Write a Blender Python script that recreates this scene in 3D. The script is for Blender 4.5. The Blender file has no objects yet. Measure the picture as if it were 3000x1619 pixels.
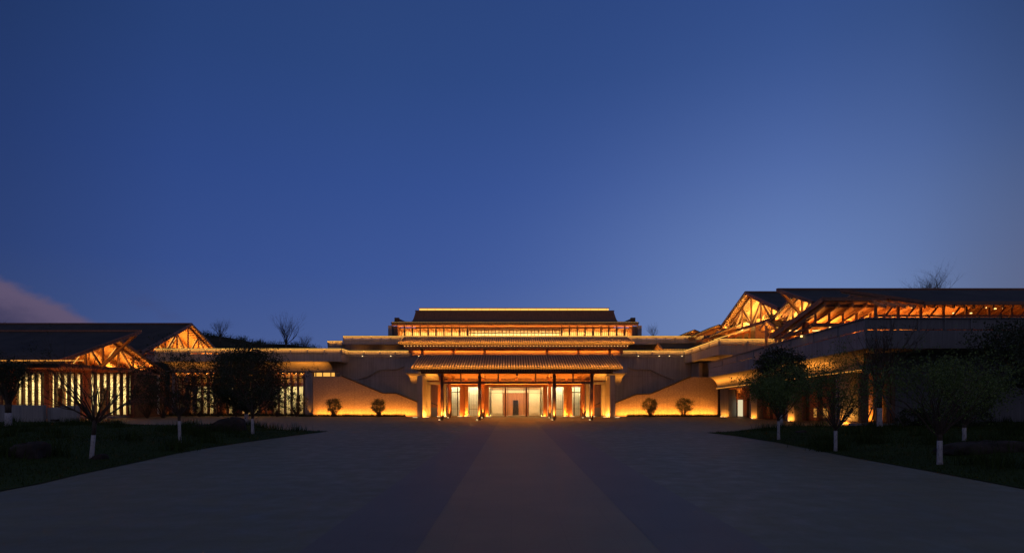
import bpy, math, random
from mathutils import Vector, Matrix
R = math.radians
SC = bpy.context.scene
COL = SC.collection

# ------------------------------------------------------------------ camera
F, CX, HY, EYE = 1700.0, 1497.0, 1168.0, 2.2        # focal length and principal point in photo pixels
cam_d = bpy.data.cameras.new("camera"); cam = bpy.data.objects.new("camera", cam_d); COL.objects.link(cam)
cam.location = (0, 0, EYE); cam.rotation_euler = (R(90), 0, 0)
cam_d.sensor_width = 36.0; cam_d.lens = 36.0 * F / 3000
cam_d.shift_x = (1500 - CX) / 3000; cam_d.shift_y = (HY - 809.5) / 3000
cam_d.clip_start = 0.1; cam_d.clip_end = 3000
SC.camera = cam

# ------------------------------------------------------------------ render settings and exposure
SC.render.engine = 'CYCLES'
SC.cycles.use_denoising = True
try: SC.cycles.denoiser = 'OPENIMAGEDENOISE'
except Exception: pass
SC.cycles.max_bounces = 6; SC.cycles.diffuse_bounces = 3; SC.cycles.glossy_bounces = 2
SC.cycles.transparent_max_bounces = 12; SC.cycles.caustics_reflective = False; SC.cycles.caustics_refractive = False
SC.cycles.sample_clamp_indirect = 4.0
SC.cycles.use_light_tree = True
vs = SC.view_settings; vs.view_transform = 'Standard'; vs.look = 'None'; vs.exposure = 0; vs.gamma = 1

# ------------------------------------------------------------------ node helpers
class NG:
    def __init__(s, nt): s.nt = nt; s.n = nt.nodes; s.l = nt.links
    def new(s, t, **k):
        nd = s.n.new(t)
        for a, b in k.items(): setattr(nd, a, b)
        return nd
    def put(s, sock, v):
        if hasattr(v, 'is_output'): s.l.new(v, sock)
        else: sock.default_value = v
    def math(s, op, a, b=0.0, c=None, clamp=False):
        nd = s.new('ShaderNodeMath', operation=op, use_clamp=clamp)
        s.put(nd.inputs[0], a); s.put(nd.inputs[1], b)
        if c is not None: s.put(nd.inputs[2], c)
        return nd.outputs[0]
    def ramp(s, f, stops, mode='LINEAR'):
        nd = s.new('ShaderNodeValToRGB'); cr = nd.color_ramp; cr.interpolation = mode
        while len(cr.elements) < len(stops): cr.elements.new(0.5)
        for e, (p, c) in zip(cr.elements, stops): e.position = p; e.color = (*c, 1) if len(c) == 3 else c
        s.put(nd.inputs[0], f); return nd.outputs[0]
    def mix(s, f, a, b, mode='MIX'):
        nd = s.new('ShaderNodeMix', data_type='RGBA', blend_type=mode)
        s.put(nd.inputs[0], f)
        s.put(nd.inputs[6], a if hasattr(a, 'is_output') else (*a, 1)); s.put(nd.inputs[7], b if hasattr(b, 'is_output') else (*b, 1))
        return nd.outputs[2]
    def noise(s, vec, scale, detail=4, rough=.55, dist=0):
        nd = s.new('ShaderNodeTexNoise'); nd.inputs['Scale'].default_value = scale; nd.inputs['Detail'].default_value = detail
        nd.inputs['Roughness'].default_value = rough; nd.inputs['Distortion'].default_value = dist
        if vec is not None: s.l.new(vec, nd.inputs['Vector'])
        return nd.outputs[0]
    def mapping(s, vec, scale=(1, 1, 1), rot=(0, 0, 0), loc=(0, 0, 0)):
        nd = s.new('ShaderNodeMapping'); s.l.new(vec, nd.inputs[0])
        nd.inputs['Scale'].default_value = scale; nd.inputs['Rotation'].default_value = rot; nd.inputs['Location'].default_value = loc
        return nd.outputs[0]
    def smooth(s, v, a, b):
        nd = s.new('ShaderNodeMapRange', interpolation_type='SMOOTHSTEP')
        s.put(nd.inputs[0], v); nd.inputs[1].default_value = a; nd.inputs[2].default_value = b
        nd.inputs[3].default_value = 0; nd.inputs[4].default_value = 1
        return nd.outputs[0]

# ------------------------------------------------------------------ world: clear dusk sky, afterglow low on the right, one cloud bank on the left
W = bpy.data.worlds.new("World"); SC.world = W; W.use_nodes = True
g = NG(W.node_tree)
for nd in list(g.n): g.n.remove(nd)
tc = g.new('ShaderNodeTexCoord'); sp = g.new('ShaderNodeSeparateXYZ'); g.l.new(tc.outputs['Generated'], sp.inputs[0])
dx, dy, dz = sp.outputs
el = g.math('ARCSINE', dz)                       # radians
az = g.math('ARCTAN2', dx, dy)                   # 0 = ahead, + = right
base = g.ramp(g.math('DIVIDE', el, 1.5708, clamp=True), [
    (0.00, (.086, .130, .330)), (0.06, (.070, .117, .335)), (0.13, (.046, .093, .325)), (0.22, (.034, .077, .290)),
    (0.32, (.026, .064, .232)), (0.41, (.023, .056, .200)), (0.62, (.075, .090, .130)), (1.0, (.095, .105, .135))])
# brightness across azimuth
azf = g.math('ADD', g.math('DIVIDE', az, 2 * math.pi), 0.5)     # 0.5 = ahead
def azp(deg): return 0.5 + deg / 360.0
mul = g.ramp(azf, [(azp(-100), (1, 1, 1)), (azp(-42), (.55, .56, .54)), (azp(-30), (.80, .82, .80)), (azp(-14), (.98, .98, .92)), (azp(10), (1.05, 1.05, 1.02)),
                   (azp(26), (1.14, 1.14, 1.10)), (azp(35), (1.08, 1.05, .96)), (azp(42), (.80, .77, .68)), (azp(100), (1.2, 1.1, 1.0))])
c1 = g.mix(1.0, base, mul, 'MULTIPLY')
# afterglow
g_az = g.math('DIVIDE', g.math('SUBTRACT', az, R(27)), R(20)); g_el = g.math('DIVIDE', g.math('SUBTRACT', el, R(7)), R(15))
d2 = g.math('ADD', g.math('MULTIPLY', g_az, g_az), g.math('MULTIPLY', g_el, g_el))
glow = g.math('POWER', 2.718, g.math('MULTIPLY', d2, -1.0))
glc = g.mix(glow, (0, 0, 0), (.088, .118, .125))
c2 = g.mix(1.0, c1, glc, 'ADD')
# warm grey veil low on the far right
v_az = g.smooth(az, R(30), R(46)); v_el = g.math('SUBTRACT', 1.0, g.smooth(el, R(4), R(22)))
c3 = g.mix(g.math('MULTIPLY', g.math('MULTIPLY', v_az, v_el), .6), c2, (.115, .115, .185))
# the half of the sky behind the camera is paler
back = g.smooth(g.math('MULTIPLY', dy, -1.0), -0.35, 0.45)
c4 = g.mix(back, c3, (.140, .138, .215))
# cloud bank
nz = g.noise(g.mapping(tc.outputs['Generated'], (9, 9, 16)), 4.5, 6, .55)
nz2 = g.noise(g.mapping(tc.outputs['Generated'], (5, 5, 12)), 1.3, 4, .5)
edge = g.math('ADD', g.math('MULTIPLY', g.math('ADD', az, R(34.5)), -0.46), R(6.0))
edge = g.math('ADD', edge, g.math('MULTIPLY', g.math('SUBTRACT', nz, .5), .026))
dd = g.math('SUBTRACT', edge, el)                # >0 inside the cloud
inside = g.smooth(dd, -.003, .018)
lim = g.math('MULTIPLY', g.smooth(az, R(-75), R(-55)), g.math('SUBTRACT', 1.0, g.smooth(az, R(-26), R(-20))))
ccol = g.mix(g.smooth(g.math('ADD', dd, g.math('MULTIPLY', g.math('SUBTRACT', nz2, .5), .03)), .015, .07), (.118, .088, .155), (.046, .042, .095))
c5 = g.mix(g.math('MULTIPLY', g.math('MULTIPLY', inside, lim), .92), c4, ccol)
wisp = g.math('MULTIPLY', g.smooth(nz2, .50, .72), g.math('MULTIPLY', g.smooth(dd, -.075, -.03), g.math('SUBTRACT', 1.0, inside)))
c6 = g.mix(g.math('MULTIPLY', g.math('MULTIPLY', wisp, lim), .5), c5, (.055, .05, .12))
below = g.smooth(g.math('MULTIPLY', dz, -1), 0.0, 0.03)
c7 = g.mix(below, c6, (.01, .011, .014))
bg = g.new('ShaderNodeBackground'); g.l.new(c7, bg.inputs[0]); bg.inputs[1].default_value = 1.0
wo = g.new('ShaderNodeOutputWorld'); g.l.new(bg.outputs[0], wo.inputs[0])
try: W.cycles.sampling_method = 'MANUAL'; W.cycles.sample_map_resolution = 512
except Exception: pass

AMBER = (1.0, .39, .055); GOLD = (1.0, .42, .06); ORANGE = (1.0, .35, .05); CONC = (1.0, .31, .03); OAK = (1.0, .54, .12); CREAM = (1.0, .78, .45); PALE = (1.0, .90, .60)

# ------------------------------------------------------------------ materials
MATS = {}
def mat(name, col, rough=.7, metal=0.0, spec=.4, fn=None):
    m = bpy.data.materials.new(name); m.use_nodes = True
    k = NG(m.node_tree); b = k.n['Principled BSDF']
    b.inputs['Base Color'].default_value = (*col, 1); b.inputs['Roughness'].default_value = rough
    b.inputs['Metallic'].default_value = metal; b.inputs['Specular IOR Level'].default_value = spec
    if fn: fn(k, b)
    MATS[name] = m; return m
def pos(k): return k.new('ShaderNodeNewGeometry').outputs['Position']
def bump(k, b, h, s=.3, d=.02):
    nd = k.new('ShaderNodeBump'); nd.inputs['Strength'].default_value = s; nd.inputs['Distance'].default_value = d
    k.l.new(h, nd.inputs['Height']); k.l.new(nd.outputs[0], b.inputs['Normal'])
def f_concrete(k, b):
    p = pos(k)
    a = k.noise(k.mapping(p, (3.5, 3.5, .10)), 2.0, 5, .6); c = k.noise(p, .45, 4, .6); d = k.noise(k.mapping(p, (14, 14, .5)), 1.5, 3)
    v = k.math('ADD', k.math('MULTIPLY', a, .6), k.math('MULTIPLY', c, .4))
    col = k.ramp(v, [(.3, (.145, .145, .155)), (.52, (.232, .232, .245)), (.75, (.30, .295, .305))])
    s = k.new('ShaderNodeSeparateXYZ'); k.l.new(p, s.inputs[0])
    fx = k.math('FRACT', k.math('DIVIDE', k.math('ADD', s.outputs[0], s.outputs[1]), 2.05))
    ln = k.math('LESS_THAN', fx, .02); fz = k.math('FRACT', k.math('DIVIDE', s.outputs[2], 2.6)); lz = k.math('LESS_THAN', fz, .012)
    ln = k.math('MAXIMUM', ln, lz)
    k.l.new(k.mix(k.math('MULTIPLY', ln, .45), col, (.09, .08, .08)), b.inputs['Base Color'])
    bump(k, b, k.math('ADD', a, d), .5, .03)
mat('concrete', (.27, .25, .24), .85, spec=.2, fn=f_concrete)
def f_ribs(k, b):
    p = pos(k); s = k.new('ShaderNodeSeparateXYZ'); k.l.new(p, s.inputs[0])
    u = k.math('ADD', s.outputs[0], k.math('MULTIPLY', s.outputs[1], 1.0))
    w = k.math('PINGPONG', u, .055); a = k.noise(k.mapping(p, (6, 6, .2)), 2.0, 4)
    col = k.ramp(k.math('ADD', k.math('MULTIPLY', w, 3), k.math('MULTIPLY', a, .75)), [(.2, (.17, .163, .165)), (.7, (.30, .288, .285))])
    k.l.new(col, b.inputs['Base Color']); bump(k, b, w, .45, .25)
mat('ribbed_concrete', (.27, .25, .24), .85, spec=.2, fn=f_ribs)
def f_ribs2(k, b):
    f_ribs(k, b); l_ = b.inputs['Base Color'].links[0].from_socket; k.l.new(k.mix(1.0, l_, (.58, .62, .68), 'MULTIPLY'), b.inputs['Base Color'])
mat('shaded_ribs', (.12, .12, .13), .85, spec=.2, fn=f_ribs2)  # ribbed concrete tinted darker: shade at the right end put into the colour
def f_stone(k, b):
    p = pos(k); s = k.new('ShaderNodeSeparateXYZ'); k.l.new(p, s.inputs[0])
    cb = k.new('ShaderNodeCombineXYZ'); k.l.new(s.outputs[0], cb.inputs[0]); k.l.new(s.outputs[2], cb.inputs[1])
    br = k.new('ShaderNodeTexBrick'); k.l.new(cb.outputs[0], br.inputs['Vector']); br.inputs['Scale'].default_value = 1.0
    br.inputs['Brick Width'].default_value = .62; br.inputs['Row Height'].default_value = .10; br.inputs['Mortar Size'].default_value = .012
    br.inputs['Color1'].default_value = (.36, .29, .24, 1); br.inputs['Color2'].default_value = (.27, .215, .18, 1); br.inputs['Mortar'].default_value = (.235, .19, .16, 1)
    n = k.noise(k.mapping(p, (1, 1, 2.6)), 4.5, 6, .7); n2 = k.noise(p, .5, 4)
    col = k.mix(k.smooth(n, .35, .72), (.19, .15, .125), k.mix(.55, br.outputs[0], (.42, .35, .30))); col = k.mix(k.math('MULTIPLY', k.smooth(n2, .45, .7), .35), col, (.20, .16, .14))
    fx = k.math('FRACT', k.math('DIVIDE', s.outputs[0], 2.0)); ln = k.math('LESS_THAN', fx, .02)
    col = k.mix(k.math('MULTIPLY', ln, .5), col, (.12, .1, .09)); k.l.new(col, b.inputs['Base Color'])
    bump(k, b, k.math('ADD', n, k.math('MULTIPLY', br.outputs['Fac'], -.35)), 1.0, .07)
mat('stone', (.32, .26, .22), .9, spec=.15, fn=f_stone)
def f_wood(cols, sc=(1.2, 1.2, 12)):
    def fn(k, b):
        p = pos(k); a = k.noise(k.mapping(p, sc), 1.6, 5, .6, .3)
        k.l.new(k.ramp(a, [(.3, cols[0]), (.7, cols[1])]), b.inputs['Base Color']); bump(k, b, a, .2, .01)
    return fn
mat('timber', (.42, .22, .11), .6, fn=f_wood([(.32, .155, .072), (.52, .28, .14)]))
mat('timber_boards', (.5, .27, .13), .6, fn=f_wood([(.44, .245, .12), (.62, .37, .20)], (.6, 7, 7)))
mat('dark_timber', (.13, .055, .035), .5, fn=f_wood([(.085, .038, .024), (.19, .085, .050)], (5, 5, .6)))
mat('red_timber', (.42, .17, .08), .5, fn=f_wood([(.30, .11, .05), (.50, .21, .095)], (5, 5, .6)))
mat('beam_timber', (.17, .075, .045), .6, fn=f_wood([(.11, .05, .032), (.23, .105, .062)], (3, 3, 3)))
def f_tile(k, b):
    p = pos(k); n = k.noise(p, 3.0, 5); s = k.new('ShaderNodeSeparateXYZ'); k.l.new(p, s.inputs[0])
    fy = k.math('FRACT', k.math('DIVIDE', s.outputs[1], .32)); ln = k.math('LESS_THAN', fy, .14)
    col = k.ramp(n, [(.3, (.10, .082, .07)), (.7, (.22, .18, .15))]); k.l.new(k.mix(k.math('MULTIPLY', ln, .5), col, (.04, .035, .035)), b.inputs['Base Color'])
mat('roof_tile', (.14, .12, .11), .8, spec=.15, fn=f_tile)
def f_dtile(k, b):
    p = pos(k); n = k.noise(p, .6, 5); s = k.new('ShaderNodeSeparateXYZ'); k.l.new(p, s.inputs[0])
    fy = k.math('FRACT', k.math('DIVIDE', s.outputs[1], .5)); ln = k.math('LESS_THAN', fy, .10)
    fx = k.math('FRACT', k.math('DIVIDE', s.outputs[0], .45)); ln = k.math('MAXIMUM', ln, k.math('MULTIPLY', k.math('LESS_THAN', fx, .12), .6))
    col = k.ramp(n, [(.3, (.018, .017, .017)), (.7, (.042, .038, .036))]); k.l.new(k.mix(k.math('MULTIPLY', ln, .5), col, (.02, .018, .018)), b.inputs['Base Color'])
mat('slate', (.03, .028, .027), .7, spec=.2, fn=f_dtile)
mat('brown_tile', (.09, .055, .042), .8, spec=.12, fn=lambda k, b: k.l.new(k.ramp(k.noise(k.mapping(pos(k), (5, .6, .6)), 1.5, 5), [(.3, (.075, .043, .034)), (.7, (.125, .075, .056))]), b.inputs['Base Color']))
mat('dark_metal', (.03, .026, .024), .45, .3)
mat('bronze_frame', (.035, .022, .016), .45, .2)
def f_plaster(k, b):
    n = k.noise(pos(k), .8, 4); k.l.new(k.ramp(n, [(.3, (.60, .54, .44)), (.7, (.74, .68, .56))]), b.inputs['Base Color'])
mat('cream_wall', (.7, .63, .5), .7, fn=f_plaster)
def f_curtain(k, b):
    p = pos(k); w = k.noise(k.mapping(p, (6, 6, .05)), 1.5, 2); k.l.new(k.ramp(w, [(.35, (.42, .42, .33)), (.65, (.78, .77, .66))]), b.inputs['Base Color'])
mat('curtain', (.7, .7, .6), .8, fn=f_curtain)
mat('veneer', (.33, .14, .07), .5, fn=f_wood([(.25, .10, .05), (.40, .18, .09)], (4, 4, .4)))
def f_ground(k, b):
    p = pos(k); n = k.noise(p, .16, 5, .6); n2 = k.noise(p, 1.6, 4, .6); n3 = k.noise(p, 22, 3, .7); st = k.noise(k.mapping(p, (.12, 1.3, 1)), 1.0, 4, .6)
    v = k.math('ADD', k.math('MULTIPLY', n, .42), k.math('ADD', k.math('MULTIPLY', n2, .22), k.math('MULTIPLY', st, .36)))
    col = k.ramp(v, [(.32, (.088, .087, .058)), (.52, (.122, .121, .079)), (.72, (.155, .151, .098))])
    s = k.new('ShaderNodeSeparateXYZ'); k.l.new(p, s.inputs[0])
    jx = k.math('LESS_THAN', k.math('FRACT', k.math('DIVIDE', k.math('ADD', s.outputs[0], .2), 1.2)), .010)
    jy = k.math('LESS_THAN', k.math('FRACT', k.math('DIVIDE', s.outputs[1], .6)), .018)
    col = k.mix(k.math('MULTIPLY', k.math('MAXIMUM', jx, jy), .28), col, (.05, .046, .044))
    col = k.mix(k.math('MULTIPLY', k.smooth(n3, .5, .8), .25), col, (.20, .18, .165))
    k.l.new(col, b.inputs['Base Color']); bump(k, b, k.math('ADD', n3, n2), .25, .01)
    k.l.new(k.ramp(n2, [(.3, (.48,) * 3), (.7, (.72,) * 3)]), b.inputs['Roughness'])
mat('paving', (.115, .108, .104), .55, spec=.3, fn=f_ground)
def f_path(lo, hi):
    def fn(k, b):
        p = pos(k); n = k.noise(p, .5, 5, .6); n3 = k.noise(p, 18, 3, .7)
        s = k.new('ShaderNodeSeparateXYZ'); k.l.new(p, s.inputs[0])
        jy = k.math('LESS_THAN', k.math('FRACT', k.math('DIVIDE', s.outputs[1], .6)), .02); jx = k.math('LESS_THAN', k.math('FRACT', k.math('DIVIDE', s.outputs[0], .875)), .012)
        col = k.ramp(k.math('ADD', k.math('MULTIPLY', n, .75), k.math('MULTIPLY', n3, .25)), [(.3, lo), (.7, hi)])
        k.l.new(k.mix(k.math('MULTIPLY', k.math('MAXIMUM', jx, jy), .3), col, (.04, .035, .03)), b.inputs['Base Color']); bump(k, b, n3, .25, .01)
    return fn
mat('path_stone', (.16, .12, .095), .5, spec=.22, fn=f_path((.108, .094, .050), (.148, .126, .068)))
mat('dark_stone', (.07, .065, .07), .55, spec=.26, fn=f_path((.080, .074, .062), (.108, .098, .082)))
mat('kerb_stone', (.2, .19, .18), .7)
def f_grass(k, b):
    p = pos(k); n = k.noise(p, .5, 5, .65); n2 = k.noise(p, 9, 4, .7)
    k.l.new(k.ramp(k.math('ADD', k.math('MULTIPLY', n, .6), k.math('MULTIPLY', n2, .4)), [(.3, (.011, .019, .004)), (.55, (.024, .042, .009)), (.75, (.045, .060, .015))]), b.inputs['Base Color'])
    bump(k, b, n2, .8, .08)
mat('lawn', (.03, .04, .02), .95, spec=.1, fn=f_grass)
def f_leaf(a, c):
    def fn(k, b):
        oi = k.new('ShaderNodeNewGeometry').outputs['Random Per Island']
        k.l.new(k.ramp(oi, [(0, a), (1, c)]), b.inputs['Base Color'])
        k.n['Principled BSDF'].inputs['Transmission Weight'].default_value = 0
    return fn
mat('leaf_dark', (.03, .05, .02), .6, spec=.25, fn=f_leaf((.010, .017, .007), (.032, .048, .018)))
mat('leaf_spring', (.06, .09, .03), .6, spec=.25, fn=f_leaf((.038, .070, .014), (.115, .165, .038)))
mat('leaf_shrub', (.07, .08, .03), .6, spec=.25, fn=f_leaf((.045, .055, .018), (.12, .125, .045)))
mat('leaf_grass', (.02, .04, .01), .8, spec=.1, fn=f_leaf((.010, .022, .004), (.036, .060, .012)))
mat('bark', (.05, .036, .026), .9, fn=lambda k, b: k.l.new(k.ramp(k.noise(k.mapping(pos(k), (8, 8, 1.5)), 3, 5), [(.3, (.028, .021, .016)), (.7, (.085, .062, .046))]), b.inputs['Base Color']))
mat('bark_grey', (.09, .075, .07), .9)
def f_white(k, b):
    p = pos(k); n = k.noise(k.mapping(p, (9, 9, 4)), 2.0, 5, .65)
    k.l.new(k.ramp(n, [(.34, (.10, .09, .085)), (.44, (.34, .33, .34)), (.8, (.46, .45, .47))]), b.inputs['Base Color']); bump(k, b, n, .5, .02)
mat('whitewash', (.6, .58, .6), .9, fn=f_white)
def f_rock(k, b):
    p = pos(k); n = k.noise(p, 2.2, 7, .65); k.l.new(k.ramp(n, [(.3, (.018, .015, .014)), (.7, (.048, .039, .035))]), b.inputs['Base Color']); bump(k, b, n, .9, .12)
mat('rock', (.1, .08, .07), .95, spec=.15, fn=f_rock)
mat('hill_scrub', (.03, .03, .03), 1, spec=0, fn=lambda k, b: k.l.new(k.ramp(k.noise(pos(k), .12, 5), [(.3, (.018, .020, .016)), (.7, (.045, .042, .035))]), b.inputs['Base Color']))

def emis(name, col, s):
    m = bpy.data.materials.new(name); m.use_nodes = True; k = NG(m.node_tree)
    for nd in list(k.n): k.n.remove(nd)
    e = k.new('ShaderNodeEmission'); e.inputs[0].default_value = (*col, 1); e.inputs[1].default_value = s
    o = k.new('ShaderNodeOutputMaterial'); k.l.new(e.outputs[0], o.inputs[0])
    try: m.cycles.emission_sampling = 'NONE'
    except Exception: pass
    MATS[name] = m; return m
emis('led', (1, .53, .11), 1.35); emis('led_soft', (1, .48, .09), 1.1); emis('led_orange', (1, .38, .06), 1.0); emis('dim_window', (1, .42, .08), .42)
emis('lamp_lens', (1, .72, .32), 3.2); emis('lamp_warm', (1, .58, .17), 2.6); emis('screen_cream', (1, .86, .52), .75)
def glass(name, tint, refl):
    m = bpy.data.materials.new(name); m.use_nodes = True; k = NG(m.node_tree)
    for nd in list(k.n): k.n.remove(nd)
    t = k.new('ShaderNodeBsdfTransparent'); t.inputs[0].default_value = (*tint, 1)
    gl = k.new('ShaderNodeBsdfGlossy'); gl.inputs['Roughness'].default_value = .03; gl.inputs[0].default_value = (.8, .85, .9, 1)
    mx = k.new('ShaderNodeMixShader'); mx.inputs[0].default_value = refl
    k.l.new(t.outputs[0], mx.inputs[1]); k.l.new(gl.outputs[0], mx.inputs[2])
    o = k.new('ShaderNodeOutputMaterial'); k.l.new(mx.outputs[0], o.inputs[0]); MATS[name] = m
glass('glass', (.95, .94, .88), .06)

# ------------------------------------------------------------------ mesh builder
ORG = {}
class MB:
    def __init__(s): s.v = []; s.f = []
    def add(s, vs_, fs):
        o = len(s.v); s.v += [tuple(p) for p in vs_]; s.f += [tuple(i + o for i in f) for f in fs]
    def hexa(s, p):     # 8 points: bottom 4 ccw, top 4 ccw
        s.add(p, [(3, 2, 1, 0), (4, 5, 6, 7), (0, 1, 5, 4), (1, 2, 6, 5), (2, 3, 7, 6), (3, 0, 4, 7)]); return s
    def box(s, x0, x1, y0, y1, z0, z1):
        if x0 > x1: x0, x1 = x1, x0
        if y0 > y1: y0, y1 = y1, y0
        if z0 > z1: z0, z1 = z1, z0
        s.hexa([(x0, y0, z0), (x1, y0, z0), (x1, y1, z0), (x0, y1, z0), (x0, y0, z1), (x1, y0, z1), (x1, y1, z1), (x0, y1, z1)]); return s
    def bar(s, a, b, w, h, up=(0, 0, 1)):
        a, b = Vector(a), Vector(b); d = (b - a).normalized(); u = Vector(up)
        if abs(d.dot(u)) > .98: u = Vector((0, 1, 0))
        r = d.cross(u).normalized(); u = r.cross(d).normalized()
        p = []
        for c in (a, b):
            for i, j in ((-1, -1), (1, -1), (1, 1), (-1, 1)): p.append(c + r * (i * w / 2) + u * (j * h / 2))
        s.add(p, [(0, 1, 2, 3), (7, 6, 5, 4), (0, 4, 5, 1), (1, 5, 6, 2), (2, 6, 7, 3), (3, 7, 4, 0)]); return s
    def tube(s, pts, rad, n=8, caps=True):
        pts = [Vector(p) for p in pts]; o = len(s.v); prev = None
        for i, p in enumerate(pts):
            d = (pts[min(i + 1, len(pts) - 1)] - pts[max(i - 1, 0)]).normalized()
            ref = prev if prev is not None else (Vector((1, 0, 0)) if abs(d.x) < .9 else Vector((0, 1, 0)))
            r = (ref - d * ref.dot(d)).normalized(); prev = r; u = d.cross(r)
            for k_ in range(n):
                t = 2 * math.pi * k_ / n; s.v.append(tuple(p + (r * math.cos(t) + u * math.sin(t)) * rad[i]))
        for i in range(len(pts) - 1):
            for k_ in range(n):
                a = o + i * n + k_; b = o + i * n + (k_ + 1) % n; s.f.append((a, b, b + n, a + n))
        if caps: s.f.append(tuple(o + k_ for k_ in range(n))[::-1]); s.f.append(tuple(o + (len(pts) - 1) * n + k_ for k_ in range(n)))
        return s
    def cyl(s, x, y, z0, z1, r, n=16, r1=None): return s.tube([(x, y, z0), (x, y, z1)], [r, r if r1 is None else r1], n)
    def prism_y(s, poly, y0, y1):     # poly in (x,z), extruded along y
        n = len(poly); s.add([(x, y0, z) for x, z in poly] + [(x, y1, z) for x, z in poly],
              [tuple(range(n)), tuple(range(2 * n - 1, n - 1, -1))] + [(i, i + n, (i + 1) % n + n, (i + 1) % n) for i in range(n)]); return s
    def prism_x(s, poly, x0, x1):     # poly in (y,z)
        n = len(poly); s.add([(x0, y, z) for y, z in poly] + [(x1, y, z) for y, z in poly],
              [tuple(range(n)), tuple(range(2 * n - 1, n - 1, -1))] + [(i, i + n, (i + 1) % n + n, (i + 1) % n) for i in range(n)]); return s
    def slab(s, quad, t):             # quad of 4 points = top face, thickness t downward
        q = [Vector(p) for p in quad]; d = Vector((0, 0, -t)); s.hexa([p + d for p in q] + q); return s
    def grid(s, fn, nu, nv):
        o = len(s.v)
        for i in range(nu + 1):
            for j in range(nv + 1): s.v.append(tuple(fn(i / nu, j / nv)))
        for i in range(nu):
            for j in range(nv):
                a = o + i * (nv + 1) + j; s.f.append((a, a + nv + 1, a + nv + 2, a + 1))
        return s
    def build(s, name, m, parent=None, smooth=False, loc=None):
        me = bpy.data.meshes.new(name); org = Vector((0, 0, 0))
        if parent is not None: org = ORG[parent.name]
        elif loc is not None: org = Vector(loc)
        vv = [(p[0] - org.x, p[1] - org.y, p[2] - org.z) for p in s.v] if org.length else s.v
        me.from_pydata(vv, [], s.f); me.materials.append(MATS[m])
        if smooth: me.polygons.foreach_set('use_smooth', [True] * len(me.polygons))
        me.update()
        o = bpy.data.objects.new(name, me); COL.objects.link(o)
        if parent is not None: o.parent = parent
        elif loc is not None: o.location = loc
        ORG[o.name] = org; return o
def tag(o, label=None, cat=None, group=None, kind=None):
    if label: o['label'] = label
    if cat: o['category'] = cat
    if group: o['group'] = group
    if kind: o['kind'] = kind
    return o
def thing(name, label, cat, loc=(0, 0, 0), group=None):
    o = bpy.data.objects.new(name, None); COL.objects.link(o); o.location = loc; o.empty_display_size = .3
    ORG[o.name] = Vector(loc); return tag(o, label, cat, group)
def copy_tree(o, parent=None):
    c = o.copy(); COL.objects.link(c)
    if parent is not None: c.parent = parent
    ORG[c.name] = ORG.get(o.name, Vector((0, 0, 0)))
    for ch in [x for x in bpy.data.objects if x.parent == o]: copy_tree(ch, c)
    return c
def X(px, Y): return (px - CX) * Y / F
def Z(py, Y): return EYE + (HY - py) * Y / F
def gy(py): return EYE * F / (py - HY)            # depth of a ground point
def area(name, a, b, n, w, power, col, parent=None, spread=180):
    """strip lamp from a to b, shining along n"""
    a, b, n = Vector(a), Vector(b), Vector(n).normalized()
    l = bpy.data.lights.new(name, 'AREA'); l.shape = 'RECTANGLE'; l.size = (b - a).length; l.size_y = w
    l.energy = power; l.color = col; l.spread = R(spread)
    o = bpy.data.objects.new(name, l); COL.objects.link(o)
    xa = (b - a).normalized(); za = -(n - xa * n.dot(xa)).normalized(); ya = za.cross(xa)
    m = Matrix((xa, ya, za)).transposed().to_4x4(); m.translation = (a + b) / 2
    if parent is not None: o.parent = parent; m.translation -= ORG[parent.name]
    o.matrix_basis = m; return o
def panel(name, c, sx, sy, n, power, col, parent=None, spread=180):
    c = Vector(c); return area(name, c - Vector((sx / 2, 0, 0)), c + Vector((sx / 2, 0, 0)), n, sy, power, col, parent, spread)
def spot(name, p, n, power, col, angle=60, blend=.8, r=.06, parent=None):
    l = bpy.data.lights.new(name, 'SPOT'); l.energy = power; l.color = col; l.spot_size = R(angle); l.spot_blend = blend; l.shadow_soft_size = r
    o = bpy.data.objects.new(name, l); COL.objects.link(o); m = Vector(n).to_track_quat('-Z', 'Y').to_matrix().to_4x4()
    m.translation = Vector(p) - (ORG[parent.name] if parent is not None else Vector((0, 0, 0)))
    if parent is not None: o.parent = parent
    o.matrix_basis = m; return o

# ================================================================== GROUND
mb = MB(); mb.add([(-1500, -60, 0), (1500, -60, 0), (1500, 2500, 0), (-1500, 2500, 0)], [(0, 1, 2, 3)]); tag(mb.build('ground', 'paving'), kind='structure')
mb = MB(); mb.add([(-1.42, -5, .004), (2.1, -5, .004), (2.35, 59, .004), (-1.15, 59, .004)], [(0, 1, 2, 3)]); tag(mb.build('path', 'path_stone'), kind='structure')
for nm, a, b in (('path_border', -3.1, -1.424), ('path_border', 2.104, 3.75)):
    mb = MB(); mb.add([(a, -5, .004), (b, -5, .004), (b + .25, 57, .004), (a + .25, 57, .004)], [(0, 1, 2, 3)]); tag(mb.build(nm, 'dark_stone'), kind='structure')
mb = MB(); mb.box(-60, 60, 39.2, 39.32, 0, .004); tag(mb.build('paving_joint', 'kerb_stone'), kind='structure')

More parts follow.
